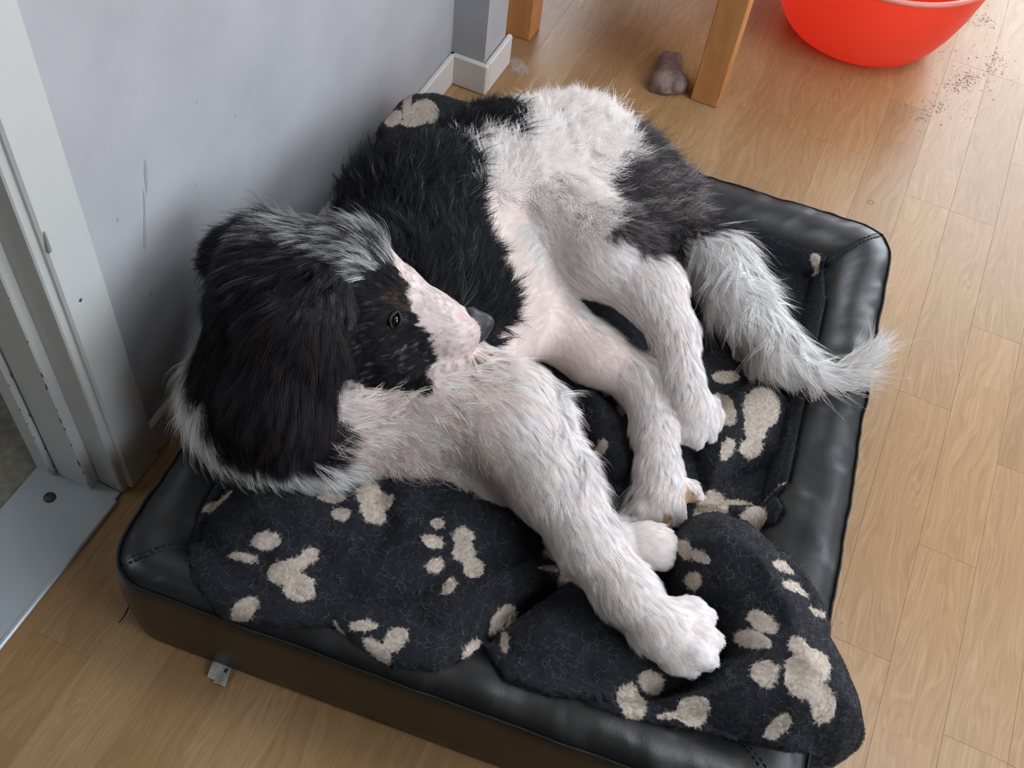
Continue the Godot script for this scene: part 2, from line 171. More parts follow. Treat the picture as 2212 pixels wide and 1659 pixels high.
func part(called: String, mesh: Mesh, mat: Material, parent: Node3D, at := Vector3.ZERO) -> MeshInstance3D:
	var o := MeshInstance3D.new()
	o.name = called
	o.mesh = mesh
	if mat != null:
		o.material_override = mat
	o.position = at
	o.cast_shadow = GeometryInstance3D.SHADOW_CASTING_SETTING_ON
	parent.add_child(o, true)
	return o

func mat(col: Color, rough := 0.6, metal := 0.0) -> StandardMaterial3D:
	var m := StandardMaterial3D.new()
	m.albedo_color = col
	m.roughness = rough
	m.metallic = metal
	return m

func new_st() -> SurfaceTool:
	var st := SurfaceTool.new()
	st.begin(Mesh.PRIMITIVE_TRIANGLES)
	return st

func quad(st: SurfaceTool, a: Vector3, b: Vector3, c: Vector3, d: Vector3) -> void:
	# a b c d run clockwise seen from the front
	var n := (c - a).cross(b - a).normalized()
	var l1 := (b - a).length()
	var l2 := (d - a).length()
	var p := [a, b, c, a, c, d]
	var uv := [Vector2(0, 0), Vector2(l1, 0), Vector2(l1, l2), Vector2(0, 0), Vector2(l1, l2), Vector2(0, l2)]
	for i in 6:
		st.set_normal(n)
		st.set_uv(uv[i])
		st.add_vertex(p[i])

# a box between two corners with chamfered edges
func add_box(st: SurfaceTool, lo: Vector3, hi: Vector3, ch := 0.0) -> void:
	var c := (lo + hi) * 0.5
	var h := (hi - lo) * 0.5
	ch = minf(ch, minf(h.x, minf(h.y, h.z)) * 0.9)
	for ax in 3:
		for s in [-1.0, 1.0]:
			var u := (ax + 1) % 3
			var v := (ax + 2) % 3
			var q := []
			for k in [[-1, -1], [1, -1], [1, 1], [-1, 1]]:
				var p := Vector3.ZERO
				p[ax] = s * h[ax]
				p[u] = k[0] * (h[u] - ch)
				p[v] = k[1] * (h[v] - ch)
				q.append(c + p)
			if s > 0:
				quad(st, q[3], q[2], q[1], q[0])
			else:
				quad(st, q[0], q[1], q[2], q[3])
	if ch <= 0.0:
		return
	for ax in 3:
		var u := (ax + 1) % 3
		var v := (ax + 2) % 3
		for su in [-1.0, 1.0]:
			for sv in [-1.0, 1.0]:
				var q := []
				for k in [[-1, 0], [1, 0], [1, 1], [-1, 1]]:
					var p := Vector3.ZERO
					p[ax] = k[0] * (h[ax] - ch)
					p[u] = su * (h[u] - (ch if k[1] == 1 else 0.0))
					p[v] = sv * (h[v] - (ch if k[1] == 0 else 0.0))
					q.append(c + p)
				if su * sv > 0:
					quad(st, q[0], q[1], q[2], q[3])
				else:
					quad(st, q[3], q[2], q[1], q[0])
	for sx in [-1.0, 1.0]:
		for sy in [-1.0, 1.0]:
			for sz in [-1.0, 1.0]:
				var a := c + Vector3(sx * h.x, sy * (h.y - ch), sz * (h.z - ch))
				var b := c + Vector3(sx * (h.x - ch), sy * h.y, sz * (h.z - ch))
				var d := c + Vector3(sx * (h.x - ch), sy * (h.y - ch), sz * h.z)
				var n := Vector3(sx, sy, sz).normalized()
				var tri := [a, b, d] if sx * sy * sz < 0 else [a, d, b]
				for p in tri:
					st.set_normal(n)
					st.set_uv(Vector2.ZERO)
					st.add_vertex(p)

func box(lo: Vector3, hi: Vector3, ch := 0.0) -> ArrayMesh:
	var st := new_st()
	add_box(st, lo, hi, ch)
	return st.commit()

# rows of points joined into a sheet, smooth
func sheet(rows: Array, wrap_u := false, wrap_v := false) -> ArrayMesh:
	var st := new_st()
	add_sheet(st, rows, wrap_u, wrap_v)
	st.generate_normals()
	return st.commit()

func add_sheet(st: SurfaceTool, rows: Array, wrap_u := false, wrap_v := false) -> void:
	st.set_smooth_group(0)
	var nr: int = rows.size()
	var nc: int = rows[0].size()
	for i in (nr if wrap_v else nr - 1):
		var r0: PackedVector3Array = rows[i]
		var r1: PackedVector3Array = rows[(i + 1) % nr]
		for j in (nc if wrap_u else nc - 1):
			var k := (j + 1) % nc
			for p in [r0[j], r0[k], r1[k], r0[j], r1[k], r1[j]]:
				st.add_vertex(p)

func lathe(profile: Array, sides := 64) -> ArrayMesh:
	var rows := []
	for p in profile:
		var r := PackedVector3Array()
		for i in sides:
			var a := TAU * i / sides
			r.append(Vector3(cos(a) * p.x, p.y, sin(a) * p.x))
		rows.append(r)
	return sheet(rows, true, false)

func add_tube(st: SurfaceTool, pts: PackedVector3Array, r0: float, r1: float, sides := 6) -> void:
	var rows := []
	var prev := Vector3.UP
	for i in pts.size():
		var d := (pts[mini(i + 1, pts.size() - 1)] - pts[maxi(i - 1, 0)]).normalized()
		if absf(d.dot(prev)) > 0.95:
			prev = Vector3.RIGHT
		var x := d.cross(prev).normalized()
		var y := x.cross(d).normalized()
		prev = y
		var r := lerpf(r0, r1, float(i) / (pts.size() - 1))
		var row := PackedVector3Array()
		for k in sides:
			var a := TAU * k / sides
			row.append(pts[i] + (x * cos(a) + y * sin(a)) * r)
		rows.append(row)
	add_sheet(st, rows, true, false)

# ------------------------------------------------------------------ smooth solids from tapered bones
# returns {v: points, n: normals, q: quads as index fours}
func net(bones: Array, cell: float, margin := 0.03) -> Dictionary:
	var lo := Vector3(9, 9, 9)
	var hi := -lo
	for b in bones:
		for e in [0, 4]:
			var c := Vector3(b[e], b[e + 1], b[e + 2])
			var r: Vector3 = Vector3.ONE * (b[e + 3] + 0.02)
			lo = lo.min(c - r)
			hi = hi.max(c + r)
	var nx := int((hi.x - lo.x) / cell) + 3
	var ny := int((hi.y - lo.y) / cell) + 3
	var nz := int((hi.z - lo.z) / cell) + 3
	var f := PackedFloat32Array()
	f.resize(nx * ny * nz)
	f.fill(1.0)
	for b in bones:
		var a := Vector3(b[0], b[1], b[2])
		var c := Vector3(b[4], b[5], b[6])
		var ra: float = b[3]
		var dr: float = b[7] - b[3]
		var k: float = b[8]
		var ba := c - a
		var bb := maxf(ba.dot(ba), 1e-9)
		var mr: Vector3 = Vector3.ONE * (maxf(b[3], b[7]) + margin)
		var l0 := (a.min(c) - mr - lo) / cell
		var l1 := (a.max(c) + mr - lo) / cell
		for iy in range(maxi(0, int(l0.y)), mini(ny, int(l1.y) + 1)):
			for iz in range(maxi(0, int(l0.z)), mini(nz, int(l1.z) + 1)):
				var at := (iy * nz + iz) * nx
				for ix in range(maxi(0, int(l0.x)), mini(nx, int(l1.x) + 1)):
					var pa := lo + Vector3(ix, iy, iz) * cell - a
					var h := clampf(pa.dot(ba) / bb, 0.0, 1.0)
					var d := (pa - ba * h).length() - ra - dr * h
					var o := f[at + ix]
					var m := k - absf(o - d)
					if m > 0.0:
						f[at + ix] = minf(o, d) - m * m / k * 0.25
					elif d < o:
						f[at + ix] = d
	var V := PackedVector3Array()
	var N := PackedVector3Array()
	var ids := PackedInt32Array()
	ids.resize(nx * ny * nz)
	ids.fill(-1)
	var sy := nx * nz
	var sz := nx
	var off := [0, 1, sz, sz + 1, sy, sy + 1, sy + sz, sy + sz + 1]
	var cor := [Vector3(0, 0, 0), Vector3(1, 0, 0), Vector3(0, 0, 1), Vector3(1, 0, 1), Vector3(0, 1, 0), Vector3(1, 1, 0), Vector3(0, 1, 1), Vector3(1, 1, 1)]
	var edges := [[0, 1], [2, 3], [4, 5], [6, 7], [0, 2], [1, 3], [4, 6], [5, 7], [0, 4], [1, 5], [2, 6], [3, 7]]
	var lim := cell * 2.2
	for iy in ny - 1:
		for iz in nz - 1:
			var at := (iy * nz + iz) * nx
			for ix in nx - 1:
				var i := at + ix
				if absf(f[i]) > lim:
					continue
				var s := 0
				for o in off:
					if f[i + o] < 0.0:
						s += 1
				if s == 0 or s == 8:
					continue
				var p := Vector3.ZERO
				var cnt := 0
				for e in edges:
					var g0: float = f[i + off[e[0]]]
					var g1: float = f[i + off[e[1]]]
					if (g0 < 0.0) != (g1 < 0.0):
						var c0: Vector3 = cor[e[0]]
						p += c0.lerp(cor[e[1]], g0 / (g0 - g1))
						cnt += 1
				var gr := Vector3.ZERO
				for k in 8:
					gr += (cor[k] - Vector3(0.5, 0.5, 0.5)) * f[i + off[k]]
				ids[i] = V.size()
				V.append(lo + (Vector3(ix, iy, iz) + p / cnt) * cell)
				N.append(gr.normalized())
	var Q := PackedInt32Array()
	for iy in range(1, ny - 1):
		for iz in range(1, nz - 1):
			var at := (iy * nz + iz) * nx
			for ix in range(1, nx - 1):
				var i := at + ix
				if ids[i] < 0:
					continue
				var in0 := f[i] < 0.0
				for ax in 3:
					var st1: int = [1, sy, sz][ax]
					if (f[i + st1] < 0.0) == in0:
						continue
					var u: int = [sy, sz, 1][ax]
					var w: int = [sz, 1, sy][ax]
					var a := ids[i]
					var b := ids[i - u]
					var c := ids[i - u - w]
					var d := ids[i - w]
					if a < 0 or b < 0 or c < 0 or d < 0:
						continue
					if in0:
						Q.append_array([a, d, c, b])
					else:
						Q.append_array([a, b, c, d])
	return {"v": V, "n": N, "q": Q}

func net_mesh(d: Dictionary, colors := PackedColorArray()) -> ArrayMesh:
	var idx := PackedInt32Array()
	var q: PackedInt32Array = d.q
	for i in range(0, q.size(), 4):
		idx.append_array([q[i], q[i + 1], q[i + 2], q[i], q[i + 2], q[i + 3]])
	var arr := []
	arr.resize(Mesh.ARRAY_MAX)
	arr[Mesh.ARRAY_VERTEX] = d.v
	arr[Mesh.ARRAY_NORMAL] = d.n
	if colors.size() > 0:
		arr[Mesh.ARRAY_COLOR] = colors
	arr[Mesh.ARRAY_INDEX] = idx
	var m := ArrayMesh.new()
	m.add_surface_from_arrays(Mesh.PRIMITIVE_TRIANGLES, arr)
	return m

# a lock of hair: thin tapering strands along +z, one unit long, one unit wide, rising along +y
func lock(strands: int, width: float, sway: float, turns: float, curl: float, sd: int) -> ArrayMesh:
	var r := RandomNumberGenerator.new()
	r.seed = sd
	var V := PackedVector3Array()
	var N := PackedVector3Array()
	var I := PackedInt32Array()
	var seg := 4 if turns < 1.0 else 6
	for s in strands:
		var x0 := r.randf_range(-0.5, 0.5)
		var z0 := r.randf_range(-0.12, 0.12)
		var ln := r.randf_range(0.65, 1.05)
		var lift := r.randf_range(0.5, 1.2)
		var sw := r.randf_range(-1.0, 1.0) * sway - x0 * 0.5
		var ph := r.randf() * 1.2
		var at := V.size()
		for i in seg + 1:
			var t := float(i) / seg
			var c := Vector3(x0 + sw * t * t + sin(t * turns * TAU + ph) * curl * t, lift * (t * (1.6 - t)) + (0.25 * curl * sin(t * turns * TAU * 1.0) if turns > 0 else 0.0) * t, z0 + t * ln * (1.0 - 0.2 * minf(curl, 1.0) * t))
			var w := width * (1.0 - 0.85 * t * t)
			V.append(c + Vector3(-w, 0, 0))
			V.append(c + Vector3(w, 0, 0))
			var nn := Vector3(r.randf_range(-0.25, 0.25), 1.0, -0.1).normalized()
			N.append(nn)
			N.append(nn)
			if i > 0:
				var k := at + i * 2
				I.append_array([k - 2, k - 1, k + 1, k - 2, k + 1, k])
	var arr := []
	arr.resize(Mesh.ARRAY_MAX)
	arr[Mesh.ARRAY_VERTEX] = V
	arr[Mesh.ARRAY_NORMAL] = N
	arr[Mesh.ARRAY_INDEX] = I
	var m := ArrayMesh.new()
	m.add_surface_from_arrays(Mesh.PRIMITIVE_TRIANGLES, arr)
	return m

func spread(called: String, mesh: Mesh, material: Material, at: Array, tint: PackedColorArray, parent: Node3D) -> MultiMeshInstance3D:
	var mm := MultiMesh.new()
	mm.transform_format = MultiMesh.TRANSFORM_3D
	mm.use_colors = tint.size() > 0
	mm.mesh = mesh
	mm.instance_count = at.size()
	for i in at.size():
		mm.set_instance_transform(i, at[i])
		if tint.size() > 0:
			mm.set_instance_color(i, tint[i])
	var o := MultiMeshInstance3D.new()
	o.name = called
	o.multimesh = mm
	o.material_override = material
	o.set_meta("kind", "stuff")
	parent.add_child(o, true)
	return o

# ------------------------------------------------------------------ everything
func _ready() -> void:
	rng.seed = 7
	noise.seed = 3
	noise.noise_type = FastNoiseLite.TYPE_SIMPLEX_SMOOTH
	noise.frequency = 1.0
	noise.fractal_octaves = 2
	camera_and_light()
	materials()
	room()
	door_frame()
	make_table()
	make_wardrobe()
	make_basin()
	make_bed()
	make_blanket()
	make_dog()
	make_bone()
	small_things()

func camera_and_light() -> void:
	var cam := Camera3D.new()
	cam.name = "camera"
	cam.transform = Transform3D(Basis(CAM_X, CAM_Y, CAM_Z), CAM_AT)
	cam.fov = rad_to_deg(2.0 * atan(829.5 / 2330.0))
	cam.near = 0.05
	cam.far = 60.0
	add_child(cam)
	cam.current = true
	var sm := ProceduralSkyMaterial.new()
	sm.sky_top_color = Color(0.925, 0.96, 1.0)
	sm.sky_horizon_color = Color(0.95, 0.975, 1.0)
	sm.ground_horizon_color = Color(0.62, 0.64, 0.62)
	sm.ground_bottom_color = Color(0.42, 0.43, 0.41)
	sm.sky_energy_multiplier = 1.0
	sm.ground_energy_multiplier = 1.0
	sm.sun_angle_max = 0.0
	sm.energy_multiplier = 1.0
	var sky := Sky.new()
	sky.sky_material = sm
	var env := Environment.new()
	env.background_mode = Environment.BG_SKY
	env.sky = sky
	env.background_energy_multiplier = 16.0
	env.tonemap_mode = Environment.TONE_MAPPER_LINEAR
	env.tonemap_exposure = 0.57
	env.sdfgi_enabled = true
	env.ssao_enabled = true
	env.ssil_enabled = true
	var we := WorldEnvironment.new()
	we.name = "sky"
	we.environment = env
	add_child(we)

func wood_texture(w: int, h: int, base: Color, dark: Color, sd: int, flame: float) -> ImageTexture:
	var img := Image.create(w, h, false, Image.FORMAT_RGB8)
	var n := FastNoiseLite.new()
	n.seed = sd
	n.frequency = 1.0
	n.fractal_octaves = 3
	for y in h:
		for x in w:
			var u := float(x) / w
			var v := float(y) / h
			var warp := n.get_noise_2d(u * 2.5 + 9.0, v * 2.2) * flame
			var a := n.get_noise_2d(u * 16.0 + warp * 16.0, v * 1.3 + 4.0)
			var b := n.get_noise_2d(u * 70.0 + warp * 20.0, v * 6.0 + 40.0)
			var t := clampf(0.45 + a * 0.5 + b * 0.5, 0.0, 1.0)
			img.set_pixel(x, y, base.lerp(dark, t))
	img.generate_mipmaps()
	return ImageTexture.create_from_image(img)

func grain_normal(freq: float, strength: float, sd: int) -> NoiseTexture2D:
	var t := NoiseTexture2D.new()
	var n := FastNoiseLite.new()
	n.seed = sd
	n.frequency = freq
	n.fractal_octaves = 4
	t.noise = n
	t.width = 512
	t.height = 512
	t.seamless = true
	t.as_normal_map = true
	t.bump_strength = strength
	return t

func patches(freq: float, a: Color, b: Color, sd: int) -> NoiseTexture2D:
	var t := NoiseTexture2D.new()
	var n := FastNoiseLite.new()
	n.seed = sd
	n.frequency = freq
	n.fractal_octaves = 5
	t.noise = n
	t.width = 512
	t.height = 512
	t.seamless = true
	var g := Gradient.new()
	g.set_color(0, a)
	g.set_color(1, b)
	t.color_ramp = g
	return t

func materials() -> void:
	var wt := wood_texture(256, 512, Color(0.70, 0.57, 0.42), Color(0.605, 0.468, 0.322), 11, 0.22)
	var tints := [Color(1, 1, 1), Color(0.97, 0.955, 0.94), Color(1.0, 0.98, 0.95), Color(0.945, 0.925, 0.90), Color(0.98, 0.955, 0.92), Color(0.96, 0.945, 0.93)]
	for i in tints.size():
		var m := mat(tints[i], 0.34)
		m.albedo_texture = wt
		m.metallic_specular = 0.44
		M["plank%d" % i] = m
	M.joint = mat(Color(0.55, 0.42, 0.29), 0.8)
	var w := mat(Color(1, 1, 1), 0.75)
	w.albedo_texture = patches(0.012, Color(0.66, 0.66, 0.675), Color(0.71, 0.71, 0.725), 5)
	w.uv1_triplanar = true
	w.uv1_world_triplanar = true
	w.uv1_scale = Vector3(0.9, 0.9, 0.9)
	w.normal_enabled = true
	w.normal_texture = grain_normal(0.03, 1.5, 8)
	w.normal_scale = 0.12
	M.wall = w
	M.ceiling = mat(Color(0.88, 0.88, 0.87), 0.9)
	M.paint = mat(Color(0.78, 0.785, 0.775), 0.4)
	M.base_paint = mat(Color(0.83, 0.81, 0.79), 0.5)
	M.chip = mat(Color(0.42, 0.30, 0.20), 0.9)
	M.mark = mat(Color(0.50, 0.46, 0.44), 0.9)
	var st := mat(Color(0.76, 0.79, 0.81), 0.45, 0.25)
	st.roughness_texture = patches(0.02, Color(0.75, 0.75, 0.75), Color(1, 1, 1), 12)
	st.uv1_triplanar = true
	M.steel = st
	M.screw = mat(Color(0.36, 0.34, 0.31), 0.5, 0.7)
	var hf := mat(Color(1, 1, 1), 0.8)
	hf.albedo_texture = patches(0.03, Color(0.50, 0.48, 0.43), Color(0.66, 0.64, 0.58), 21)
	hf.uv1_triplanar = true
	hf.uv1_scale = Vector3(3, 3, 3)
	M.hall = hf
	var be := mat(Color(1, 1, 1), 0.45)
	be.albedo_texture = wood_texture(128, 256, Color(0.80, 0.58, 0.36), Color(0.70, 0.47, 0.27), 31, 0.2)
	M.beech = be
	var og := mat(Color(0.98, 0.36, 0.27), 0.33)
	og.backlight_enabled = true
	og.backlight = Color(0.95, 0.22, 0.14)
	M.orange = og
	M.rim = mat(Color(0.90, 0.52, 0.47), 0.3)
	var lt := mat(Color(0.048, 0.049, 0.054), 0.38)
	lt.metallic_specular = 0.6
	lt.normal_enabled = true
	lt.normal_texture = grain_normal(0.06, 3.0, 17)
	lt.normal_scale = 0.1
	lt.uv1_triplanar = true
	lt.uv1_scale = Vector3(7, 7, 7)
	M.leather = lt
	M.thread = mat(Color(0.04, 0.04, 0.045), 0.7)
	M.pane = mat(Color(0.95, 1.0, 0.98, 0.06), 0.02)
	M.pane.transparency = BaseMaterial3D.TRANSPARENCY_ALPHA
	M.frame = mat(Color(0.90, 0.90, 0.89), 0.4)

# ------------------------------------------------------------------ the room
func plank_mesh(u0: float, v0: float, flip: bool, ln: float, wd: float) -> ArrayMesh:
	var st := new_st()
	var c := 0.00025
	var hw := wd / 2 - 0.00008
	var hl := ln / 2 - 0.00008
	var top := [Vector3(-hw + c, 0, -hl + c), Vector3(hw - c, 0, -hl + c), Vector3(hw - c, 0, hl - c), Vector3(-hw + c, 0, hl - c)]
	var low := [Vector3(-hw, -c, -hl), Vector3(hw, -c, -hl), Vector3(hw, -c, hl), Vector3(-hw, -c, hl)]
	var bot := [Vector3(-hw, -0.008, -hl), Vector3(hw, -0.008, -hl), Vector3(hw, -0.008, hl), Vector3(-hw, -0.008, hl)]
	var faces := [top]
	for k in 4:
		faces.append([top[k], low[k], low[(k + 1) % 4], top[(k + 1) % 4]])
		faces.append([low[k], bot[k], bot[(k + 1) % 4], low[(k + 1) % 4]])
	for q in faces:
		var n: Vector3 = ((q[2] - q[0]) as Vector3).cross(q[1] - q[0]).normalized()
		if n.y < -0.1:
			n = -n
		for i in [0, 1, 2, 0, 2, 3]:
			var p: Vector3 = q[i]
			st.set_normal(n)
			var uv := Vector2(u0 + p.x / 0.22, v0 + p.z / 0.75)
			st.set_uv(Vector2(-uv.x, uv.y) if flip else uv)
			st.add_vertex(p)
	return st.commit()

func room() -> void:
	var X1 := 2.6
	var Z0 := -3.45
	var Z1 := 3.0
	var XA := -1.6
	var T := 0.12
	var top := 2.5
	# floor: strips of oak laminate along the wall
	var fl := setting("floor", "oak strip laminate floor with staggered boards under the bed", "floor")
	part("subfloor", box(Vector3(XA, -0.06, Z0), Vector3(0.0, -0.0085, -1.58)), M.joint, fl)
	part("subfloor", box(Vector3(0.0, -0.06, Z0), Vector3(X1, -0.0085, Z1)), M.joint, fl)
	var wd := 0.086
	var ln := 0.47
	var kinds := []
	for i in 8:
		kinds.append(plank_mesh(i * 0.37, i * 0.23, i % 2 == 1, ln, wd))
	var rest := []
	for i in 6:
		rest.append(new_st())
	var cx := 0.972 - 29.5 * wd
	var col := 0
	while cx < X1 + wd:
		var z := Z1 + ln * (fposmod(col * 0.382 + 0.19 * (col % 3), 1.0))
		while z > Z0 - ln:
			var at := Vector3(cx, 0, z)
			var k := rng.randi() % 8
			var m := rng.randi() % 6
			var inside := (cx > wd * 0.5 - 0.02 or (cx > XA and z < -1.7)) and cx < X1 - wd * 0.5 and z > Z0 + ln * 0.5 and z < Z1 - ln * 0.5
			if cx > -0.03 and cx < 1.75 and z > -2.95 and z < 0.35:
				part("plank", kinds[k], M["plank%d" % m], fl, at)
			elif inside:
				(rest[m] as SurfaceTool).append_from(kinds[k], 0, Transform3D(Basis(), at))
			z -= ln
		cx += wd
		col += 1
	for i in 6:
		var o := part("outer_planks", (rest[i] as SurfaceTool).commit(), M["plank%d" % i], fl)
		o.set_meta("kind", "stuff")
	# left wall with the doorway
	var wl := setting("wall_left", "plain white painted wall behind the dog bed", "wall")
	part("wall_panel", box(Vector3(-T, 0, -1.576), Vector3(0, top, -0.541)), M.wall, wl)
	part("wall_panel", box(Vector3(-T, 0, 0.341), Vector3(0, top, Z1)), M.wall, wl)
	part("lintel", box(Vector3(-T, 2.06, -0.541), Vector3(0, top, 0.341)), M.wall, wl)
	part("pier", box(Vector3(-T, 0, -1.672), Vector3(0.069, top, -1.576)), M.wall, wl)
	# marks on the wall: scuffs and splashes
	var sc := new_st()
	for a in [[-0.72, 0.44, 0.004, 0.05, 0.2], [-0.70, 0.38, 0.003, 0.09, 0.25], [-0.68, 0.27, 0.004, 0.012, 0.3], [-0.83, 0.47, 0.003, 0.006, 0.0], [-0.90, 0.40, 0.003, 0.006, 0.0], [-0.77, 0.20, 0.003, 0.07, 0.3], [-0.80, 0.36, 0.003, 0.006, 0.2], [-0.66, 0.42, 0.003, 0.007, 0.2]]:
		var pts := []
		for k in 10:
			var an: float = TAU * k / 10.0
			pts.append(Vector3(0.0004, a[1] + sin(an) * a[3] * 0.5 * rng.randf_range(0.7, 1.1) , a[0] + cos(an) * a[2] * rng.randf_range(0.5, 1.1) - sin(an) * a[3] * 0.5 * a[4]))
		for k in 10:
			for p in [Vector3(0.0006, a[1], a[0]), pts[k], pts[(k + 1) % 10]]:
				sc.set_normal(Vector3.RIGHT)
				sc.add_vertex(p)
	var scuff := mat(Color(0.625, 0.62, 0.63), 0.8)
	part("splash_marks", sc.commit(), scuff, wl).set_meta("kind", "stuff")
	# baseboard
	var bl := setting("baseboard_left", "white painted baseboard stepping round the wall pier", "baseboard")
	var bh := 0.068
	part("board", box(Vector3(0, 0, -1.576), Vector3(0.011, bh, -0.606), 0.003), M.base_paint, bl)
	part("board", box(Vector3(0.0, 0, -1.576), Vector3(0.081, bh, -1.565), 0.003), M.base_paint, bl)
	part("board", box(Vector3(0.070, 0, -1.684), Vector3(0.081, bh, -1.577), 0.003), M.base_paint, bl)
	# back wall with a glazed door, right wall with a wide window
	var wb := setting("wall_back", "white wall with a glazed garden door", "wall")
	part("wall_panel", box(Vector3(XA - T, 0, Z0 - T), Vector3(-1.2, top, Z0)), M.wall, wb)
	part("wall_panel", box(Vector3(0.1, 0, Z0 - T), Vector3(0.9, top, Z0)), M.wall, wb)
	part("sill_wall", box(Vector3(-1.2, 0, Z0 - T), Vector3(0.1, 0.8, Z0)), M.wall, wb)
	part("lintel", box(Vector3(-1.2, 2.15, Z0 - T), Vector3(0.1, top, Z0)), M.wall, wb)
	part("wall_panel", box(Vector3(2.3, 0, Z0 - T), Vector3(X1 + T, top, Z0)), M.wall, wb)
	part("lintel", box(Vector3(0.9, 2.15, Z0 - T), Vector3(2.3, top, Z0)), M.wall, wb)
	var wr := setting("wall_right", "white wall with a wide window on the right", "wall")
	part("wall_panel", box(Vector3(X1, 0, Z0), Vector3(X1 + T, top, -1.7)), M.wall, wr)
	part("wall_panel", box(Vector3(X1, 0, 0.6), Vector3(X1 + T, top, Z1)), M.wall, wr)
	part("sill_wall", box(Vector3(X1, 0, -1.7), Vector3(X1 + T, 0.9, 0.6)), M.wall, wr)
	part("lintel", box(Vector3(X1, 2.3, -1.7), Vector3(X1 + T, top, 0.6)), M.wall, wr)
	var wf := setting("wall_front", "plain white wall behind the viewer", "wall")
	part("wall_panel", box(Vector3(-T, 0, Z1), Vector3(X1 + T, top, Z1 + T)), M.wall, wf)
	var ce := setting("ceiling", "plain white ceiling with a roof window", "ceiling")
	var sx0 := 1.1
	var sx1 := 2.3
	var sz0 := -2.3
	var sz1 := -1.0
	for b in [[XA - T, Z0 - T, X1 + T, sz0], [XA - T, sz0, sx0, -1.62], [-T, -1.62, sx0, sz1], [sx1, sz0, X1 + T, sz1], [-T, sz1, X1 + T, Z1 + T]]:
		part("ceiling_panel", box(Vector3(b[0], top, b[1]), Vector3(b[2], top + 0.15, b[3])), M.ceiling, ce)
	var sk := setting("window_5", "roof window in the ceiling", "window")
	for b in [[sx0, sz0, sx1, sz0 + 0.05], [sx0, sz1 - 0.05, sx1, sz1], [sx0, sz0 + 0.05, sx0 + 0.05, sz1 - 0.05], [sx1 - 0.05, sz0 + 0.05, sx1, sz1 - 0.05]]:
		part("frame", box(Vector3(b[0], top + 0.05, b[1]), Vector3(b[2], top + 0.12, b[3]), 0.004), M.frame, sk)
	part("pane", box(Vector3(sx0 + 0.05, top + 0.08, sz0 + 0.05), Vector3(sx1 - 0.05, top + 0.085, sz1 - 0.05)), M.pane, sk)
	window("window_1", "glazed garden door in the back wall", Vector3(0.9, 0.0, Z0 - 0.07), Vector3(1, 0, 0), 1.4, 2.15)
	window("window_2", "window in the back wall of the alcove", Vector3(-1.2, 0.8, Z0 - 0.07), Vector3(1, 0, 0), 1.3, 1.35)
	window("window_4", "wide window in the right wall", Vector3(X1 + 0.07, 0.9, 0.6), Vector3(0, 0, -1), 2.3, 1.4)
	# alcove behind the end of the left wall, and the hall beyond the doorway
	var wa := setting("wall_alcove", "white walls of the alcove past the pier", "wall")
	part("wall_panel", box(Vector3(XA - T, 0, Z0), Vector3(XA, top, -1.62)), M.wall, wa)
	part("wall_panel", box(Vector3(XA, 0, -1.672), Vector3(-T, top, -1.6)), M.wall, wa)
	var hf := setting("floor_hall", "worn beige hall floor beyond the metal threshold", "floor")
	part("slab", box(Vector3(-1.35, -0.06, -1.576), Vector3(0.0, -0.0085, 1.6)), M.joint, hf)
	part("covering", box(Vector3(-1.35, -0.0085, -1.6), Vector3(-0.0605, -0.001, 1.6)), M.hall, hf)
	var wh := setting("wall_hall", "white hall walls beyond the doorway", "wall")
	part("wall_panel", box(Vector3(-1.47, 0, -1.6), Vector3(-1.35, top, -0.2)), M.wall, wh)
	part("wall_panel", box(Vector3(-1.47, 0, 0.4), Vector3(-1.35, top, 1.72)), M.wall, wh)
	part("sill_wall", box(Vector3(-1.47, 0, -0.2), Vector3(-1.35, 1.1, 0.4)), M.wall, wh)
	part("lintel", box(Vector3(-1.47, 2.1, -0.2), Vector3(-1.35, top, 0.4)), M.wall, wh)
	part("wall_panel", box(Vector3(-1.35, 0, 1.6), Vector3(-T, top, 1.72)), M.wall, wh)
	part("ceiling_panel", box(Vector3(-1.47, top, -1.6), Vector3(-T, top + 0.1, 1.72)), M.ceiling, wh)
	window("window_3", "hall window", Vector3(-1.41, 1.1, -0.2), Vector3(0, 0, 1), 0.6, 1.0)

func window(called: String, label: String, at: Vector3, along: Vector3, w: float, h: float) -> void:
	var o := setting(called, label, "window")
	var up := Vector3.UP
	var out := along.cross(up) * 0.03
	var bars := [[0.0, 0.06, 0.0, h], [w - 0.06, w, 0.0, h], [0.06, w - 0.06, 0.0, 0.06], [0.06, w - 0.06, h - 0.06, h], [w / 2 - 0.03, w / 2 + 0.03, 0.06, h - 0.06]]
	for b in bars:
		var p: Vector3 = at + along * b[0] + up * b[2] - out
		var q: Vector3 = at + along * b[1] + up * b[3] + out
		part("frame", box(p.min(q), p.max(q), 0.004), M.frame, o)
	for s in [[0.06, w / 2 - 0.03], [w / 2 + 0.03, w - 0.06]]:
		var p: Vector3 = at + along * s[0] + up * 0.06 - out * 0.07
		var q: Vector3 = at + along * s[1] + up * (h - 0.06) + out * 0.07
		part("pane", box(p.min(q), p.max(q)), M.pane, o)

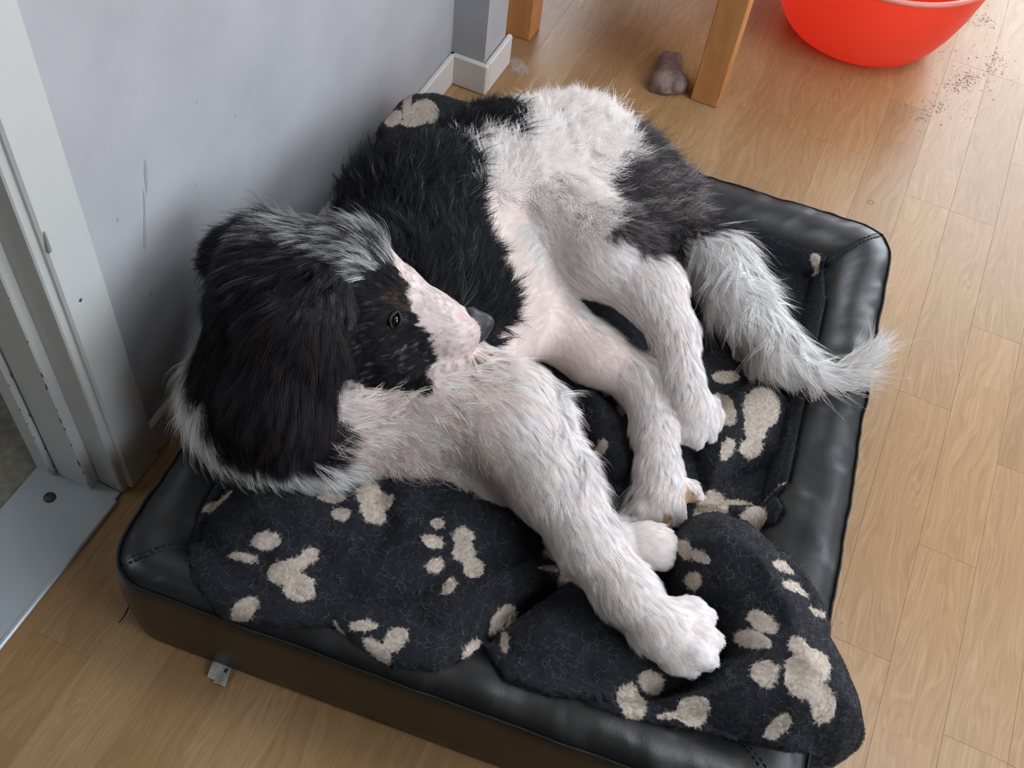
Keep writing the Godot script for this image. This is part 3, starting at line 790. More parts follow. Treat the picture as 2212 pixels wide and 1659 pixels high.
func door_frame() -> void:
	var d := setting("door_1", "white painted doorway frame with chipped edges", "door frame")
	var h := 2.06
	part("casing", box(Vector3(0.0, 0, -0.606), Vector3(0.013, h + 0.06, -0.542), 0.003), M.paint, d)
	part("jamb", box(Vector3(-0.119, 0.0, -0.5445), Vector3(0.006, h, -0.53), 0.002), M.paint, d)
	part("rebate", box(Vector3(-0.088, 0.007, -0.53), Vector3(-0.032, h, -0.513), 0.002), M.paint, d)
	part("door_stop", box(Vector3(-0.12, 0.007, -0.53), Vector3(-0.092, h, -0.507), 0.003), M.paint, d)
	part("casing", box(Vector3(0.0, 0, 0.342), Vector3(0.013, h + 0.06, 0.406), 0.003), M.paint, d)
	part("jamb", box(Vector3(-0.119, 0.0, 0.33), Vector3(0.006, h, 0.3445), 0.002), M.paint, d)
	part("head_casing", box(Vector3(0.0, h, -0.542), Vector3(0.013, h + 0.06, 0.342), 0.003), M.paint, d)
	var st := new_st()
	for i in 26:
		var edge: Vector2 = [Vector2(-0.032, -0.513), Vector2(-0.032, -0.513), Vector2(-0.092, -0.507), Vector2(-0.088, -0.513)][i % 4]
		var y := 0.02 + pow(rng.randf(), 1.6) * 0.40
		var r := rng.randf_range(0.0009, 0.0028)
		var c := Vector3(edge.x - rng.randf() * 0.003, y, edge.y + 0.0004)
		for k in 7:
			var a0 := TAU * k / 7.0
			var a1 := TAU * (k + 1) / 7.0
			for p in [c, c + Vector3(cos(a1) * r * 0.7, sin(a1) * r * (1.2 + (i % 3)), 0), c + Vector3(cos(a0) * r * 0.7, sin(a0) * r * (1.2 + (i % 3)), 0)]:
				st.set_normal(Vector3.BACK)
				st.add_vertex(p)
	part("paint_chips", st.commit(), M.chip, d).set_meta("kind", "stuff")
	part("dent", net_mesh(net([[0.0128, 0.507, -0.5475, 0.0022, 0.0128, 0.482, -0.546, 0.0032, 0.004, 0]], 0.0016)), mat(Color(0.55, 0.56, 0.54), 0.6), d)
	part("screw_hole", lathe([Vector2(0.0, 0.0006), Vector2(0.0022, 0.0004), Vector2(0.0024, 0.0)], 12), M.screw, d, Vector3(0.0132, 0.385, -0.563)).rotation.z = -PI / 2
	var t := setting("trim_1", "brushed metal threshold plate across the doorway", "threshold")
	part("plate", box(Vector3(-0.122, 0.0002, -0.529), Vector3(0.004, 0.005, 0.328), 0.0015), M.steel, t)
	part("lip", box(Vector3(0.001, 0.0, -0.516), Vector3(0.009, 0.0062, 0.328), 0.002), M.steel, t)
	var sc := part("screw", lathe([Vector2(0.0, 0.0035), Vector2(0.006, 0.003), Vector2(0.008, 0.001), Vector2(0.0085, -0.0005)], 24), M.screw, t, Vector3(-0.075, 0.0055, -0.478))
	part("screw_slot", box(Vector3(-0.005, 0.0032, -0.0006), Vector3(0.005, 0.0038, 0.0006)), M.thread, sc)

func make_table() -> void:
	var t := thing("wooden_bench", "low beech bench standing on square legs beside the orange basin", "bench", Vector3(0.0, 0.0, -1.768))
	var lx := [0.030, 0.436]
	for x in lx:
		for z in [0.0, -0.62]:
			part("leg", box(Vector3(x, 0, z - 0.056), Vector3(x + 0.056, 0.37, z), 0.002), M.beech, t)
	part("apron", box(Vector3(0.086, 0.285, -0.035), Vector3(0.436, 0.37, -0.012)), M.beech, t)
	part("apron", box(Vector3(0.086, 0.285, -0.664), Vector3(0.436, 0.37, -0.641)), M.beech, t)
	part("apron", box(Vector3(0.042, 0.285, -0.62), Vector3(0.064, 0.37, -0.056)), M.beech, t)
	part("apron", box(Vector3(0.458, 0.285, -0.62), Vector3(0.481, 0.37, -0.056)), M.beech, t)
	for i in 4:
		part("seat_board", box(Vector3(0.02 + i * 0.121, 0.37, -0.70), Vector3(0.139 + i * 0.121, 0.395, 0.02), 0.003), M.beech, t)

func make_wardrobe() -> void:
	# a tall dark cupboard in the corner behind the viewer
	var w := thing("wardrobe", "tall dark walnut wardrobe standing against the wall past the doorway", "wardrobe", Vector3(0.03, 0.0, 0.36))
	var wm := mat(Color(0.16, 0.105, 0.07), 0.55)
	part("carcass", box(Vector3(0, 0, 0.02), Vector3(0.86, 2.1, 0.6), 0.004), wm, w)
	for i in 2:
		var d := part("cupboard_door", box(Vector3(0.004 + i * 0.428, 0.06, 0.0), Vector3(0.428 + i * 0.428, 2.08, 0.019), 0.003), wm, w)
		part("handle", box(Vector3(0.38 + i * 0.09, 1.0, -0.02), Vector3(0.395 + i * 0.09, 1.2, 0.0), 0.003), M.steel, d)

func make_basin() -> void:
	var b := thing("basin", "large round orange plastic basin with a pale rim on the floor", "basin", Vector3(0.678, 0.0, -2.195))
	# thin translucent plastic
	var prof := [Vector2(0.0, 0.001), Vector2(0.13, 0.001), Vector2(0.150, 0.004), Vector2(0.168, 0.014), Vector2(0.186, 0.036), Vector2(0.204, 0.07), Vector2(0.219, 0.11), Vector2(0.231, 0.155), Vector2(0.238, 0.193)]
	part("bowl", lathe(prof, 96), M.orange, b)
	var rp := []
	for i in 13:
		var a := TAU * i / 12.0
		rp.append(Vector2(0.2385 + cos(a) * 0.0065, 0.196 + sin(a) * 0.005))
	part("rim", lathe(rp, 96), M.rim, b)
	b.scale = Vector3(0.95, 1.07, 0.95)

# ------------------------------------------------------------------ the dog bed
func make_bed() -> void:
	var bed := thing("dog_bed", "black leatherette dog bed with padded rim, set askew against the wall", "dog bed", BED_AT, deg_to_rad(BED_TURN))
	part("mattress", box(Vector3(-BED_A + 0.06, 0.004, -BED_B + 0.06), Vector3(BED_A - 0.06, 0.082, BED_B - 0.06), 0.012), M.leather, bed)
	# padded sides: a rounded section swept along each side with mitred ends
	var sec := [Vector2(0.012, 0.0), Vector2(0.002, 0.010), Vector2(0.0, 0.04), Vector2(-0.002, 0.09), Vector2(0.001, 0.135), Vector2(0.006, 0.154), Vector2(0.016, 0.163), Vector2(0.032, 0.166), Vector2(0.052, 0.164), Vector2(0.072, 0.156), Vector2(0.090, 0.141), Vector2(0.102, 0.120), Vector2(0.107, 0.098), Vector2(0.109, 0.070), Vector2(0.109, 0.010), Vector2(0.09, 0.0)]
	var names := [[Vector3(1, 0, 0), Vector3(0, 0, 1), BED_A, BED_B, 1.0], [Vector3(0, 0, -1), Vector3(1, 0, 0), BED_B, BED_A, 2.0], [Vector3(-1, 0, 0), Vector3(0, 0, -1), BED_A, BED_B, 3.0], [Vector3(0, 0, 1), Vector3(-1, 0, 0), BED_B, BED_A, 4.0]]
	for s in names:
		var al: Vector3 = s[0]
		var ou: Vector3 = s[1]
		var rows := []
		var steps := 110
		for i in steps + 1:
			var t := -1.0 + 2.0 * i / steps
			var row := PackedVector3Array()
			for p in sec:
				var half: float = s[2] - p.x
				var along: float = t * half
				# rounded corners in plan
				var wide: float = s[3] - p.x
				var rc := maxf(0.055 - p.x * 0.5, 0.012)
				var q := Vector2(absf(along), wide)
				var cc := Vector2(half - rc, wide - rc)
				if q.x > cc.x:
					q = cc + (q - cc).normalized() * rc
				var pos: Vector3 = al * q.x * signf(t) + ou * q.y + Vector3(0, p.y, 0)
				var loft := clampf((p.y - 0.06) / 0.1, 0.0, 1.0) * clampf((1.0 - absf(t)) * 12.0, 0.0, 1.0)
				var w: float = noise.get_noise_3d(along * 9.0, s[4] * 7.0, p.x * 14.0) * 0.005 + noise.get_noise_3d(along * 30.0, s[4] * 3.0, p.x * 40.0) * 0.0016
				pos.y += w * loft
				pos += ou * w * 0.7 * loft
				row.append(pos)
			rows.append(row)
		part("rim_side", sheet(rows), M.leather, bed)
		# piping along the upper outer edge
		var st := new_st()
		var pts := PackedVector3Array()
		for i in steps + 1:
			var r: PackedVector3Array = rows[i]
			pts.append(r[5] + ou * 0.001 + Vector3(0, 0.001, 0))
		add_tube(st, pts, 0.0016, 0.0016, 6)
		st.generate_normals()
		part("piping", st.commit(), M.thread, bed)
		# stitched seam over each corner
		var st2 := new_st()
		for o in [-0.004, 0.004]:
			for j in range(5, 11):
				var ra: PackedVector3Array = rows[steps]
				var a := ra[j] + al * 0.0 + Vector3(0, 0.0012, 0)
				var b := ra[j + 1] + Vector3(0, 0.0012, 0)
				for k in 3:
					var f0 := k / 3.0 + 0.05
					var f1 := k / 3.0 + 0.25
					add_tube(st2, PackedVector3Array([a.lerp(b, f0) - al * o, a.lerp(b, f1) - al * o]), 0.0009, 0.0009, 5)
		st2.generate_normals()
		part("stitching", st2.commit(), M.thread, bed)
	# care label sewn under the front edge
	var img := Image.create(64, 64, false, Image.FORMAT_RGB8)
	img.fill(Color(0.66, 0.66, 0.63))
	for r in 9:
		for c in 7:
			if rng.randf() < 0.7:
				img.fill_rect(Rect2i(6 + c * 7, 6 + r * 6, 2 + rng.randi() % 5, 2), Color(0.40, 0.40, 0.38))
	img.fill_rect(Rect2i(42, 8, 12, 14), Color(0.2, 0.2, 0.22))
	var lm := mat(Color(1, 1, 1), 0.6)
	lm.albedo_texture = ImageTexture.create_from_image(img)
	var rows := []
	var st := new_st()
	for i in 7:
		var r := PackedVector3Array()
		for j in 7:
			var v := j / 6.0
			r.append(Vector3(-0.295 + 0.026 * i / 6.0 + v * 0.004, 0.004 + 0.002 * sin(i * 1.1 + v * 3.0), 0.488 + v * 0.026))
		rows.append(r)
	for i in 6:
		for j in 6:
			for k in [[0, 0], [1, 0], [1, 1], [0, 0], [1, 1], [0, 1]]:
				if i < 2 and j == 5:
					continue
				st.set_uv(Vector2((i + k[0]) / 6.0, (j + k[1]) / 6.0))
				st.add_vertex((rows[i + k[0]] as PackedVector3Array)[j + k[1]])
	st.generate_normals()
	part("care_label", st.commit(), lm, bed).set_meta("label", "crumpled white care label")
	var st3 := new_st()
	add_tube(st3, PackedVector3Array([Vector3(-0.416, 0.03, 0.455), Vector3(-0.423, 0.022, 0.462), Vector3(-0.427, 0.008, 0.474), Vector3(-0.431, 0.002, 0.484)]), 0.0012, 0.0008, 5)
	st3.generate_normals()
	part("loose_thread", st3.commit(), M.thread, bed)

# ------------------------------------------------------------------ the fleece blanket
func inside_by(p: Vector2, poly: PackedVector2Array) -> float:
	var best := 1e9
	var ins := false
	var n := poly.size()
	var s := poly[n - 1]
	for i in n:
		var e := poly[i]
		var ed := e - s
		var ps := p - s
		var t := clampf(ps.dot(ed) / ed.length_squared(), 0.0, 1.0)
		best = minf(best, (ps - ed * t).length_squared())
		if (s.y > p.y) != (e.y > p.y) and p.x < (e.x - s.x) * (p.y - s.y) / (e.y - s.y) + s.x:
			ins = not ins
		s = e
	return sqrt(best) if ins else -sqrt(best)

var boxes := []
func bed_height(p: Vector2) -> float:
	var e := minf(BED_A - absf(p.x), BED_B - absf(p.y))
	if e < 0.0:
		return 0.0
	var xs := [0.0, 0.006, 0.016, 0.032, 0.052, 0.072, 0.09, 0.102, 0.109, 0.11]
	var ys := [0.135, 0.154, 0.163, 0.166, 0.164, 0.156, 0.141, 0.12, 0.086, 0.082]
	for i in 9:
		if e < xs[i + 1]:
			return lerpf(ys[i], ys[i + 1], (e - xs[i]) / (xs[i + 1] - xs[i]))
	return 0.082

func blanket_height(p: Vector2) -> float:
	var h := -1.0
	var base := bed_height(p)
	for i in lobes.size():
		var b: Rect2 = boxes[i]
		if not b.has_point(p):
			continue
		var L: Array = lobes[i]
		var d: float = inside_by(p, L[3])
		if L[0] < 0.105:
			d = minf(d, minf(BED_A - absf(p.x), BED_B - absf(p.y)) - 0.088)
		if d <= 0.0:
			continue
		var q := 1.0 - minf(d / L[2], 1.0)
		var ripple := noise.get_noise_3d(p.x * 7.0, p.y * 7.0, i * 3.1) * 0.5 + noise.get_noise_3d(p.x * 19.0, p.y * 19.0, i * 5.3) * 0.22
		var pr := sqrt(1.0 - q * q)
		h = maxf(h, maxf(L[0] + L[1] * pr * (1.0 + ripple * 0.22) + ripple * 0.005 * (1.0 - q), base + 0.004 + 0.014 * pr * (1.0 + ripple * 0.4)))
	return h

func make_blanket() -> void:
	for L in lobes:
		var poly: PackedVector2Array = L[3]
		var r := Rect2(poly[0], Vector2.ZERO)
		for p in poly:
			r = r.expand(p)
		boxes.append(r)
	var bl := thing("blanket", "black fleece blanket printed with cream paw prints, bunched up under the dog", "blanket", BED_AT, deg_to_rad(BED_TURN))
	# printed cloth
	var S := 1200
	var A0 := -0.5
	var img := Image.create(S, S, false, Image.FORMAT_RGB8)
	var dark := Color(0.118, 0.122, 0.150)
	for y in S:
		for x in S:
			var k := 1.0 + 0.16 * (rng.randf() - 0.5)
			img.set_pixel(x, y, Color(dark.r * k, dark.g * k, dark.b * k))
	for s in SPOTS:
		var c := Vector2(s[0], s[1])
		var a := Vector2(s[2], s[3])
		var b := Vector2(s[4], s[5])
		var det := a.x * b.y - a.y * b.x
		if absf(det) < 1e-7:
			continue
		var ext := Vector2(absf(a.x) + absf(b.x), absf(a.y) + absf(b.y)) * 1.15
		var p0 := (c - ext - Vector2(A0, A0 - 0.0)) * S
		var p1 := (c + ext - Vector2(A0, A0)) * S
		for y in range(maxi(0, int(p0.y)), mini(S, int(p1.y) + 1)):
			for x in range(maxi(0, int(p0.x)), mini(S, int(p1.x) + 1)):
				var q := Vector2(float(x) / S + A0, float(y) / S + A0) - c
				var u := (q.x * b.y - q.y * b.x) / det
				var v := (a.x * q.y - a.y * q.x) / det
				var rr := sqrt(u * u + v * v) + noise.get_noise_2d(x * 0.06, y * 0.06) * 0.08 + (rng.randf() - 0.5) * 0.08
				if rr < 1.0:
					var k := 1.0 + 0.14 * (rng.randf() - 0.5)
					img.set_pixel(x, y, Color(0.80 * k, 0.745 * k, 0.69 * k))
	var cloth := mat(Color(1, 1, 1), 0.95)
	cloth.albedo_texture = ImageTexture.create_from_image(img)
	cloth.rim_enabled = true
	cloth.rim = 0.35
	cloth.rim_tint = 0.5
	cloth.normal_enabled = true
	cloth.normal_texture = grain_normal(0.05, 4.0, 23)
	cloth.normal_scale = 0.0
	# top surface on a grid; grid points just outside the outline move onto it
	var cell := 0.0055
	var na := int(1.02 / cell)
	var nb := int(1.06 / cell)
	var ht := PackedFloat32Array()
	ht.resize((na + 1) * (nb + 1))
	for j in nb + 1:
		for i in na + 1:
			ht[j * (na + 1) + i] = blanket_height(Vector2(-0.5 + i * cell, -0.52 + j * cell))
	var V := PackedVector3Array()
	var UV := PackedVector2Array()
	var ids := {}
	var I := PackedInt32Array()
	var low := PackedVector3Array()
	for j in nb:
		for i in na:
			var c := [j * (na + 1) + i, j * (na + 1) + i + 1, (j + 1) * (na + 1) + i + 1, (j + 1) * (na + 1) + i]
			var cnt := 0
			for k in c:
				if ht[k] > 0.0:
					cnt += 1
			if cnt == 0:
				continue
			for k in c:
				if ids.has(k):
					continue
				var ki: int = k % (na + 1)
				var kj: int = k / (na + 1)
				var p := Vector2(-0.5 + ki * cell, -0.52 + kj * cell)
				var h := ht[k]
				if h < 0.0:
					# pull in to the outline: bisect towards an inside neighbour
					var best := p
					for dk in [Vector2i(1, 0), Vector2i(-1, 0), Vector2i(0, 1), Vector2i(0, -1), Vector2i(1, 1), Vector2i(-1, 1), Vector2i(1, -1), Vector2i(-1, -1)]:
						var mi: int = ki + dk.x
						var mj: int = kj + dk.y
						if mi < 0 or mj < 0 or mi > na or mj > nb or ht[mj * (na + 1) + mi] < 0.0:
							continue
						var inn := Vector2(-0.5 + mi * cell, -0.52 + mj * cell)
						var f0 := 0.0
						var f1 := 1.0
						for it in 6:
							var fm := (f0 + f1) * 0.5
							if blanket_height(p.lerp(inn, fm)) > 0.0:
								f1 = fm
							else:
								f0 = fm
						best = p.lerp(inn, f1)
						break
					p = best
					h = blanket_height(p) - 0.004
				ids[k] = V.size()
				V.append(Vector3(p.x, h, p.y))
				UV.append(p - Vector2(A0, A0))
				low.append(Vector3(p.x, minf(h - 0.004, 0.088 if absf(p.x) < 0.32 and absf(p.y) < 0.39 else h - 0.03), p.y))
			I.append_array([ids[c[0]], ids[c[1]], ids[c[2]], ids[c[0]], ids[c[2]], ids[c[3]]])
	var st := new_st()
	for k in I:
		st.set_uv(UV[k])
		st.add_vertex(V[k])
	st.set_smooth_group(0)
	st.generate_normals()
	st.index()
	var topm := st.commit()
	part("cloth", topm, cloth, bl)
	var st2 := new_st()
	for t in range(0, I.size(), 3):
		for k in [I[t], I[t + 2], I[t + 1]]:
			st2.set_uv(UV[k])
			st2.add_vertex(low[k])
	st2.generate_normals()
	part("underside", st2.commit(), cloth, bl)
	# fuzz of the fleece and loose dog hair
	var fuzz := lock(4, 0.045, 0.7, 0.6, 0.5, 77)
	var at := []
	var tint := PackedColorArray()
	var mat_f := mat(Color(1, 1, 1), 0.9)
	mat_f.vertex_color_use_as_albedo = true
	for t in range(0, I.size(), 3):
		var a := V[I[t]]
		var b := V[I[t + 1]]
		var c := V[I[t + 2]]
		var nr := (c - a).cross(b - a)
		var area := nr.length() * 0.5
		nr = nr.normalized()
		if nr.y < 0:
			nr = -nr
		var want := area * 420000.0 * 0.5
		var cnt := int(want) + (1 if rng.randf() < want - int(want) else 0)
		for i in cnt:
			var u := rng.randf()
			var v := rng.randf()
			if u + v > 1.0:
				u = 1.0 - u
				v = 1.0 - v
			var p := a + (b - a) * u + (c - a) * v
			var d := Vector3(rng.randf_range(-1, 1), rng.randf_range(-0.2, 0.2), rng.randf_range(-1, 1))
			d = (d - nr * d.dot(nr)).normalized()
			var ln := rng.randf_range(0.003, 0.006)
			at.append(Transform3D(Basis(nr.cross(d) * 0.004, nr * ln * 0.45, d * ln), p))
			var px := img.get_pixel(clampi(int((p.x - A0) * S), 0, S - 1), clampi(int((p.z - A0) * S), 0, S - 1))
			var lc := px.srgb_to_linear()
			var k := rng.randf_range(0.7, 1.5)
			tint.append(Color(lc.r * k, lc.g * k, lc.b * k))
	spread("fleece_fuzz", fuzz, mat_f, at, tint, bl)
	at = []
	tint = PackedColorArray()
	for i in 13000:
		var t := (rng.randi() % (I.size() / 3)) * 3
		var a := V[I[t]]
		var nr := (V[I[t + 2]] - a).cross(V[I[t + 1]] - a).normalized()
		if nr.y < 0:
			nr = -nr
		var d := Vector3(rng.randf_range(-1, 1), 0, rng.randf_range(-1, 1))
		d = (d - nr * d.dot(nr)).normalized()
		var ln := rng.randf_range(0.008, 0.028)
		at.append(Transform3D(Basis(nr.cross(d) * 0.008, nr * 0.003, d * ln), a + nr * 0.003))
		var k := rng.randf_range(0.05, 0.34)
		tint.append(Color(k, k * 0.96, k * 0.95))
	spread("loose_hair", lock(1, 0.010, 0.9, 0.9, 1.2, 5), mat_f, at, tint, bl)

# ------------------------------------------------------------------ the dog
# coat: linear colour, how far it varies, hair length, lock width, rise, kind of lock, locks per square metre, random turn
const KINDS := {
	"K": [Color(0.014, 0.0135, 0.016), 0.45, 0.042, 0.0060, 0.32, 1, 150000, 0.55, Color(0.060, 0.057, 0.065), 0.10],
	"H": [Color(0.028, 0.026, 0.029), 0.40, 0.042, 0.0050, 0.30, 0, 170000, 0.25, Color(0.14, 0.13, 0.14), 0.12],
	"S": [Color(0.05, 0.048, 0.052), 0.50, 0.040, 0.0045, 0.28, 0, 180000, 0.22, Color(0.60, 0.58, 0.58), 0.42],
	"N": [Color(0.026, 0.024, 0.027), 0.45, 0.016, 0.0036, 0.25, 0, 330000, 0.25, Color(0.20, 0.19, 0.20), 0.05],
	"O": [Color(0.034, 0.024, 0.018), 0.40, 0.009, 0.0034, 0.25, 0, 350000, 0.25, Color(0.14, 0.08, 0.05), 0.25],
	"M": [Color(0.86, 0.76, 0.735), 0.16, 0.008, 0.0030, 0.22, 0, 330000, 0.25, Color(0.62, 0.50, 0.48), 0.12],
	"A": [Color(0.80, 0.58, 0.56), 0.10, 0.004, 0.0030, 0.20, 0, 200000, 0.25, Color(0.7, 0.5, 0.48), 0.2],
	"F": [Color(0.94, 0.89, 0.87), 0.12, 0.046, 0.0050, 0.22, 0, 70000, 0.55, Color(0.95, 0.93, 0.92), 0.3],
	"E": [Color(0.017, 0.016, 0.018), 0.40, 0.055, 0.0060, 0.18, 0, 170000, 0.14, Color(0.035, 0.025, 0.02), 0.18],
	"R": [Color(0.92, 0.89, 0.87), 0.12, 0.055, 0.0065, 0.36, 0, 80000, 0.30, Color(0.95, 0.93, 0.92), 0.3],
	"C": [Color(0.93, 0.81, 0.76), 0.14, 0.042, 0.0060, 0.30, 1, 75000, 0.60, Color(0.95, 0.91, 0.89), 0.3],
	"W": [Color(0.88, 0.79, 0.75), 0.15, 0.040, 0.0065, 0.36, 2, 80000, 0.70, Color(0.95, 0.91, 0.89), 0.3],
	"B": [Color(0.93, 0.81, 0.755), 0.08, 0.017, 0.0044, 0.13, 0, 110000, 0.22, Color(0.92, 0.84, 0.81), 0.3],
	"w": [Color(0.94, 0.87, 0.84), 0.12, 0.024, 0.0048, 0.20, 0, 90000, 0.25, Color(0.95, 0.92, 0.91), 0.3],
	"G": [Color(0.055, 0.051, 0.054), 0.50, 0.044, 0.0050, 0.36, 2, 120000, 0.60, Color(0.28, 0.24, 0.22), 0.22],
	"T": [Color(0.93, 0.90, 0.87), 0.14, 0.066, 0.0065, 0.17, 1, 48000, 0.55, Color(0.95, 0.93, 0.92), 0.3],
	"P": [Color(0.94, 0.87, 0.84), 0.14, 0.013, 0.0038, 0.18, 0, 230000, 0.25, Color(0.95, 0.92, 0.91), 0.3],
	"Q": [Color(0.50, 0.33, 0.23), 0.20, 0.005, 0.0036, 0.25, 0, 300000, 0.40, Color(0.55, 0.42, 0.34), 0.3],
}

func make_dog() -> void:
	var dog := thing("dog", "long-haired black and white dog lying on its side in the black bed", "dog")
	var V := PackedVector3Array()
	var N := PackedVector3Array()
	var Q := PackedInt32Array()
	for g in 6:
		var bs := []
		for b in BONES:
			if b[9] == g:
				bs.append(b)
		var d := net(bs, [0.009, 0.0055, 0.0042, 0.0042, 0.0042, 0.0042][g], 0.055 if g < 2 else 0.02)
		var o := V.size()
		V.append_array(d.v)
		N.append_array(d.n)
		for k in d.q:
			Q.append(k + o)
	# markings, and which way the hair lies
	var kind := []
	var flow := PackedVector3Array()
	var col := PackedColorArray()
	kind.resize(V.size())
	flow.resize(V.size())
	col.resize(V.size())
	var sp := PackedVector3Array()
	for c in COAT:
		sp.append(Vector3(c[1], c[2], c[3]))
	var ba := PackedVector3Array()
	var bd := PackedVector3Array()
	var br := PackedVector2Array()
	for b in BONES:
		ba.append(Vector3(b[0], b[1], b[2]))
		bd.append(Vector3(b[4] - b[0], b[5] - b[1], b[6] - b[2]))
		br.append(Vector2(b[3], b[7] - b[3]))
	for i in V.size():
		var p := V[i]
		var pj := p + Vector3(noise.get_noise_3d(p.x * 40.0, p.y * 40.0, p.z * 40.0), noise.get_noise_3d(p.x * 40.0 + 50.0, p.y * 40.0, p.z * 40.0), noise.get_noise_3d(p.x * 40.0, p.y * 40.0 + 50.0, p.z * 40.0)) * 0.010
		var best := 9.0
		var bi := 0
		for k in sp.size():
			var dd := sp[k].distance_squared_to(pj)
			if dd < best:
				best = dd
				bi = k
		kind[i] = COAT[bi][0]
		var fl := Vector3.ZERO
		for k in ba.size():
			var pa := p - ba[k]
			if pa.length_squared() > 0.12:
				continue
			var h := clampf(pa.dot(bd[k]) / maxf(bd[k].length_squared(), 1e-6), 0.0, 1.0)
			var dist := (pa - bd[k] * h).length() - br[k].x - br[k].y * h
			if dist < 0.03:
				fl += bd[k].normalized() * exp(-absf(dist) * 160.0)
		flow[i] = fl.normalized() + Vector3(0, -0.25, 0)
		var cc: Color = KINDS[kind[i]][0]
		col[i] = Color(cc.r * 0.96, cc.g * 0.90, cc.b * 0.88)
	var skin := mat(Color(1, 1, 1), 0.8)
	skin.vertex_color_use_as_albedo = true
	part("body", net_mesh({"v": V, "n": N, "q": Q}, col), skin, dog)
	# the coat
	var fur := mat(Color(1, 1, 1), 0.62)
	fur.vertex_color_use_as_albedo = true
	fur.metallic_specular = 0.22
	fur.backlight_enabled = true
	fur.backlight = Color(0.6, 0.6, 0.6)
	var locks := [lock(6, 0.055, 0.5, 0.5, 0.12, 1), lock(6, 0.055, 0.7, 0.9, 0.40, 2), lock(6, 0.055, 0.9, 1.3, 0.75, 3)]
	var names := {"body_fur": "KWBCwPQRGF", "head_fur": "HSNOMA", "ear_fur": "E", "tail_fur": "T"}
	var where := {}
	for nm in names:
		for k in 3:
			where[nm + str(k)] = [[], PackedColorArray()]
	var owner_of := {}
	for nm in names:
		for ch in names[nm]:
			owner_of[ch] = nm
	var total := 0
	for t in range(0, Q.size(), 4):
		for half in 2:
			var ia := Q[t]
			var ib := Q[t + 1 + half]
			var ic := Q[t + 2 + half]
			var a := V[ia]
			var b := V[ib]
			var c := V[ic]
			var area := (b - a).cross(c - a).length() * 0.5
			var K0: Array = KINDS[kind[ia]]
			var want: float = area * K0[6]
			if N[ia].y < -0.55:
				want *= 0.15
			var cnt := int(want) + (1 if rng.randf() < want - int(want) else 0)
			for i in cnt:
				var u := rng.randf()
				var v := rng.randf()
				if u + v > 1.0:
					u = 1.0 - u
					v = 1.0 - v
				var p := a + (b - a) * u + (c - a) * v
				var pick := ia if 1.0 - u - v > maxf(u, v) else (ib if u > v else ic)
				var kd: String = kind[pick]
				var K: Array = KINDS[kd]
				var n := (N[ia] * (1.0 - u - v) + N[ib] * u + N[ic] * v).normalized()
				var f := flow[pick]
				var tuft := noise.get_noise_3d(p.x * 26.0, p.y * 26.0, p.z * 26.0 + 70.0)
				var tuft2 := noise.get_noise_3d(p.x * 75.0, p.y * 75.0, p.z * 75.0 + 30.0)
				var d := f - n * f.dot(n)
				if d.length_squared() < 1e-4:
					continue
				d = d.normalized().rotated(n, K[7] * (rng.randfn(0.0, 0.4) + tuft * 2.0 + tuft2 * 1.4))
				var ln: float = K[2] * rng.randf_range(0.7, 1.15)
				var cw: float = K[3] * rng.randf_range(0.8, 1.2)
				var rise: float = ln * K[4] * rng.randf_range(0.6, 1.3) * (1.0 + 0.8 * tuft2)
				if K[2] > 0.025 and rng.randf() < 0.04:
					rise *= 2.0
					ln *= 1.25
				# hair that would grow into the ground lies flatter
				d = (d + n * 0.08).normalized()
				var key: String = owner_of[kd] + str(K[5])
				where[key][0].append(Transform3D(Basis(n.cross(d).normalized() * cw, n * rise, d * ln), p - n * 0.001))
				var base: Color = K[0]
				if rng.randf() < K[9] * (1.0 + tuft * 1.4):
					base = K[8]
				var vv: float = 1.0 + K[1] * (rng.randf() * 2.0 - 1.0) + tuft2 * K[1] * 0.9
				where[key][1].append(Color(base.r * vv, base.g * vv, base.b * vv))
				total += 1
	for nm in names:
		for k in 3:
			var w: Array = where[nm + str(k)]
			if w[0].size() > 0:
				spread(nm, locks[k], fur, w[0], w[1], dog)
	print("locks ", total, " verts ", V.size())
	face(dog)

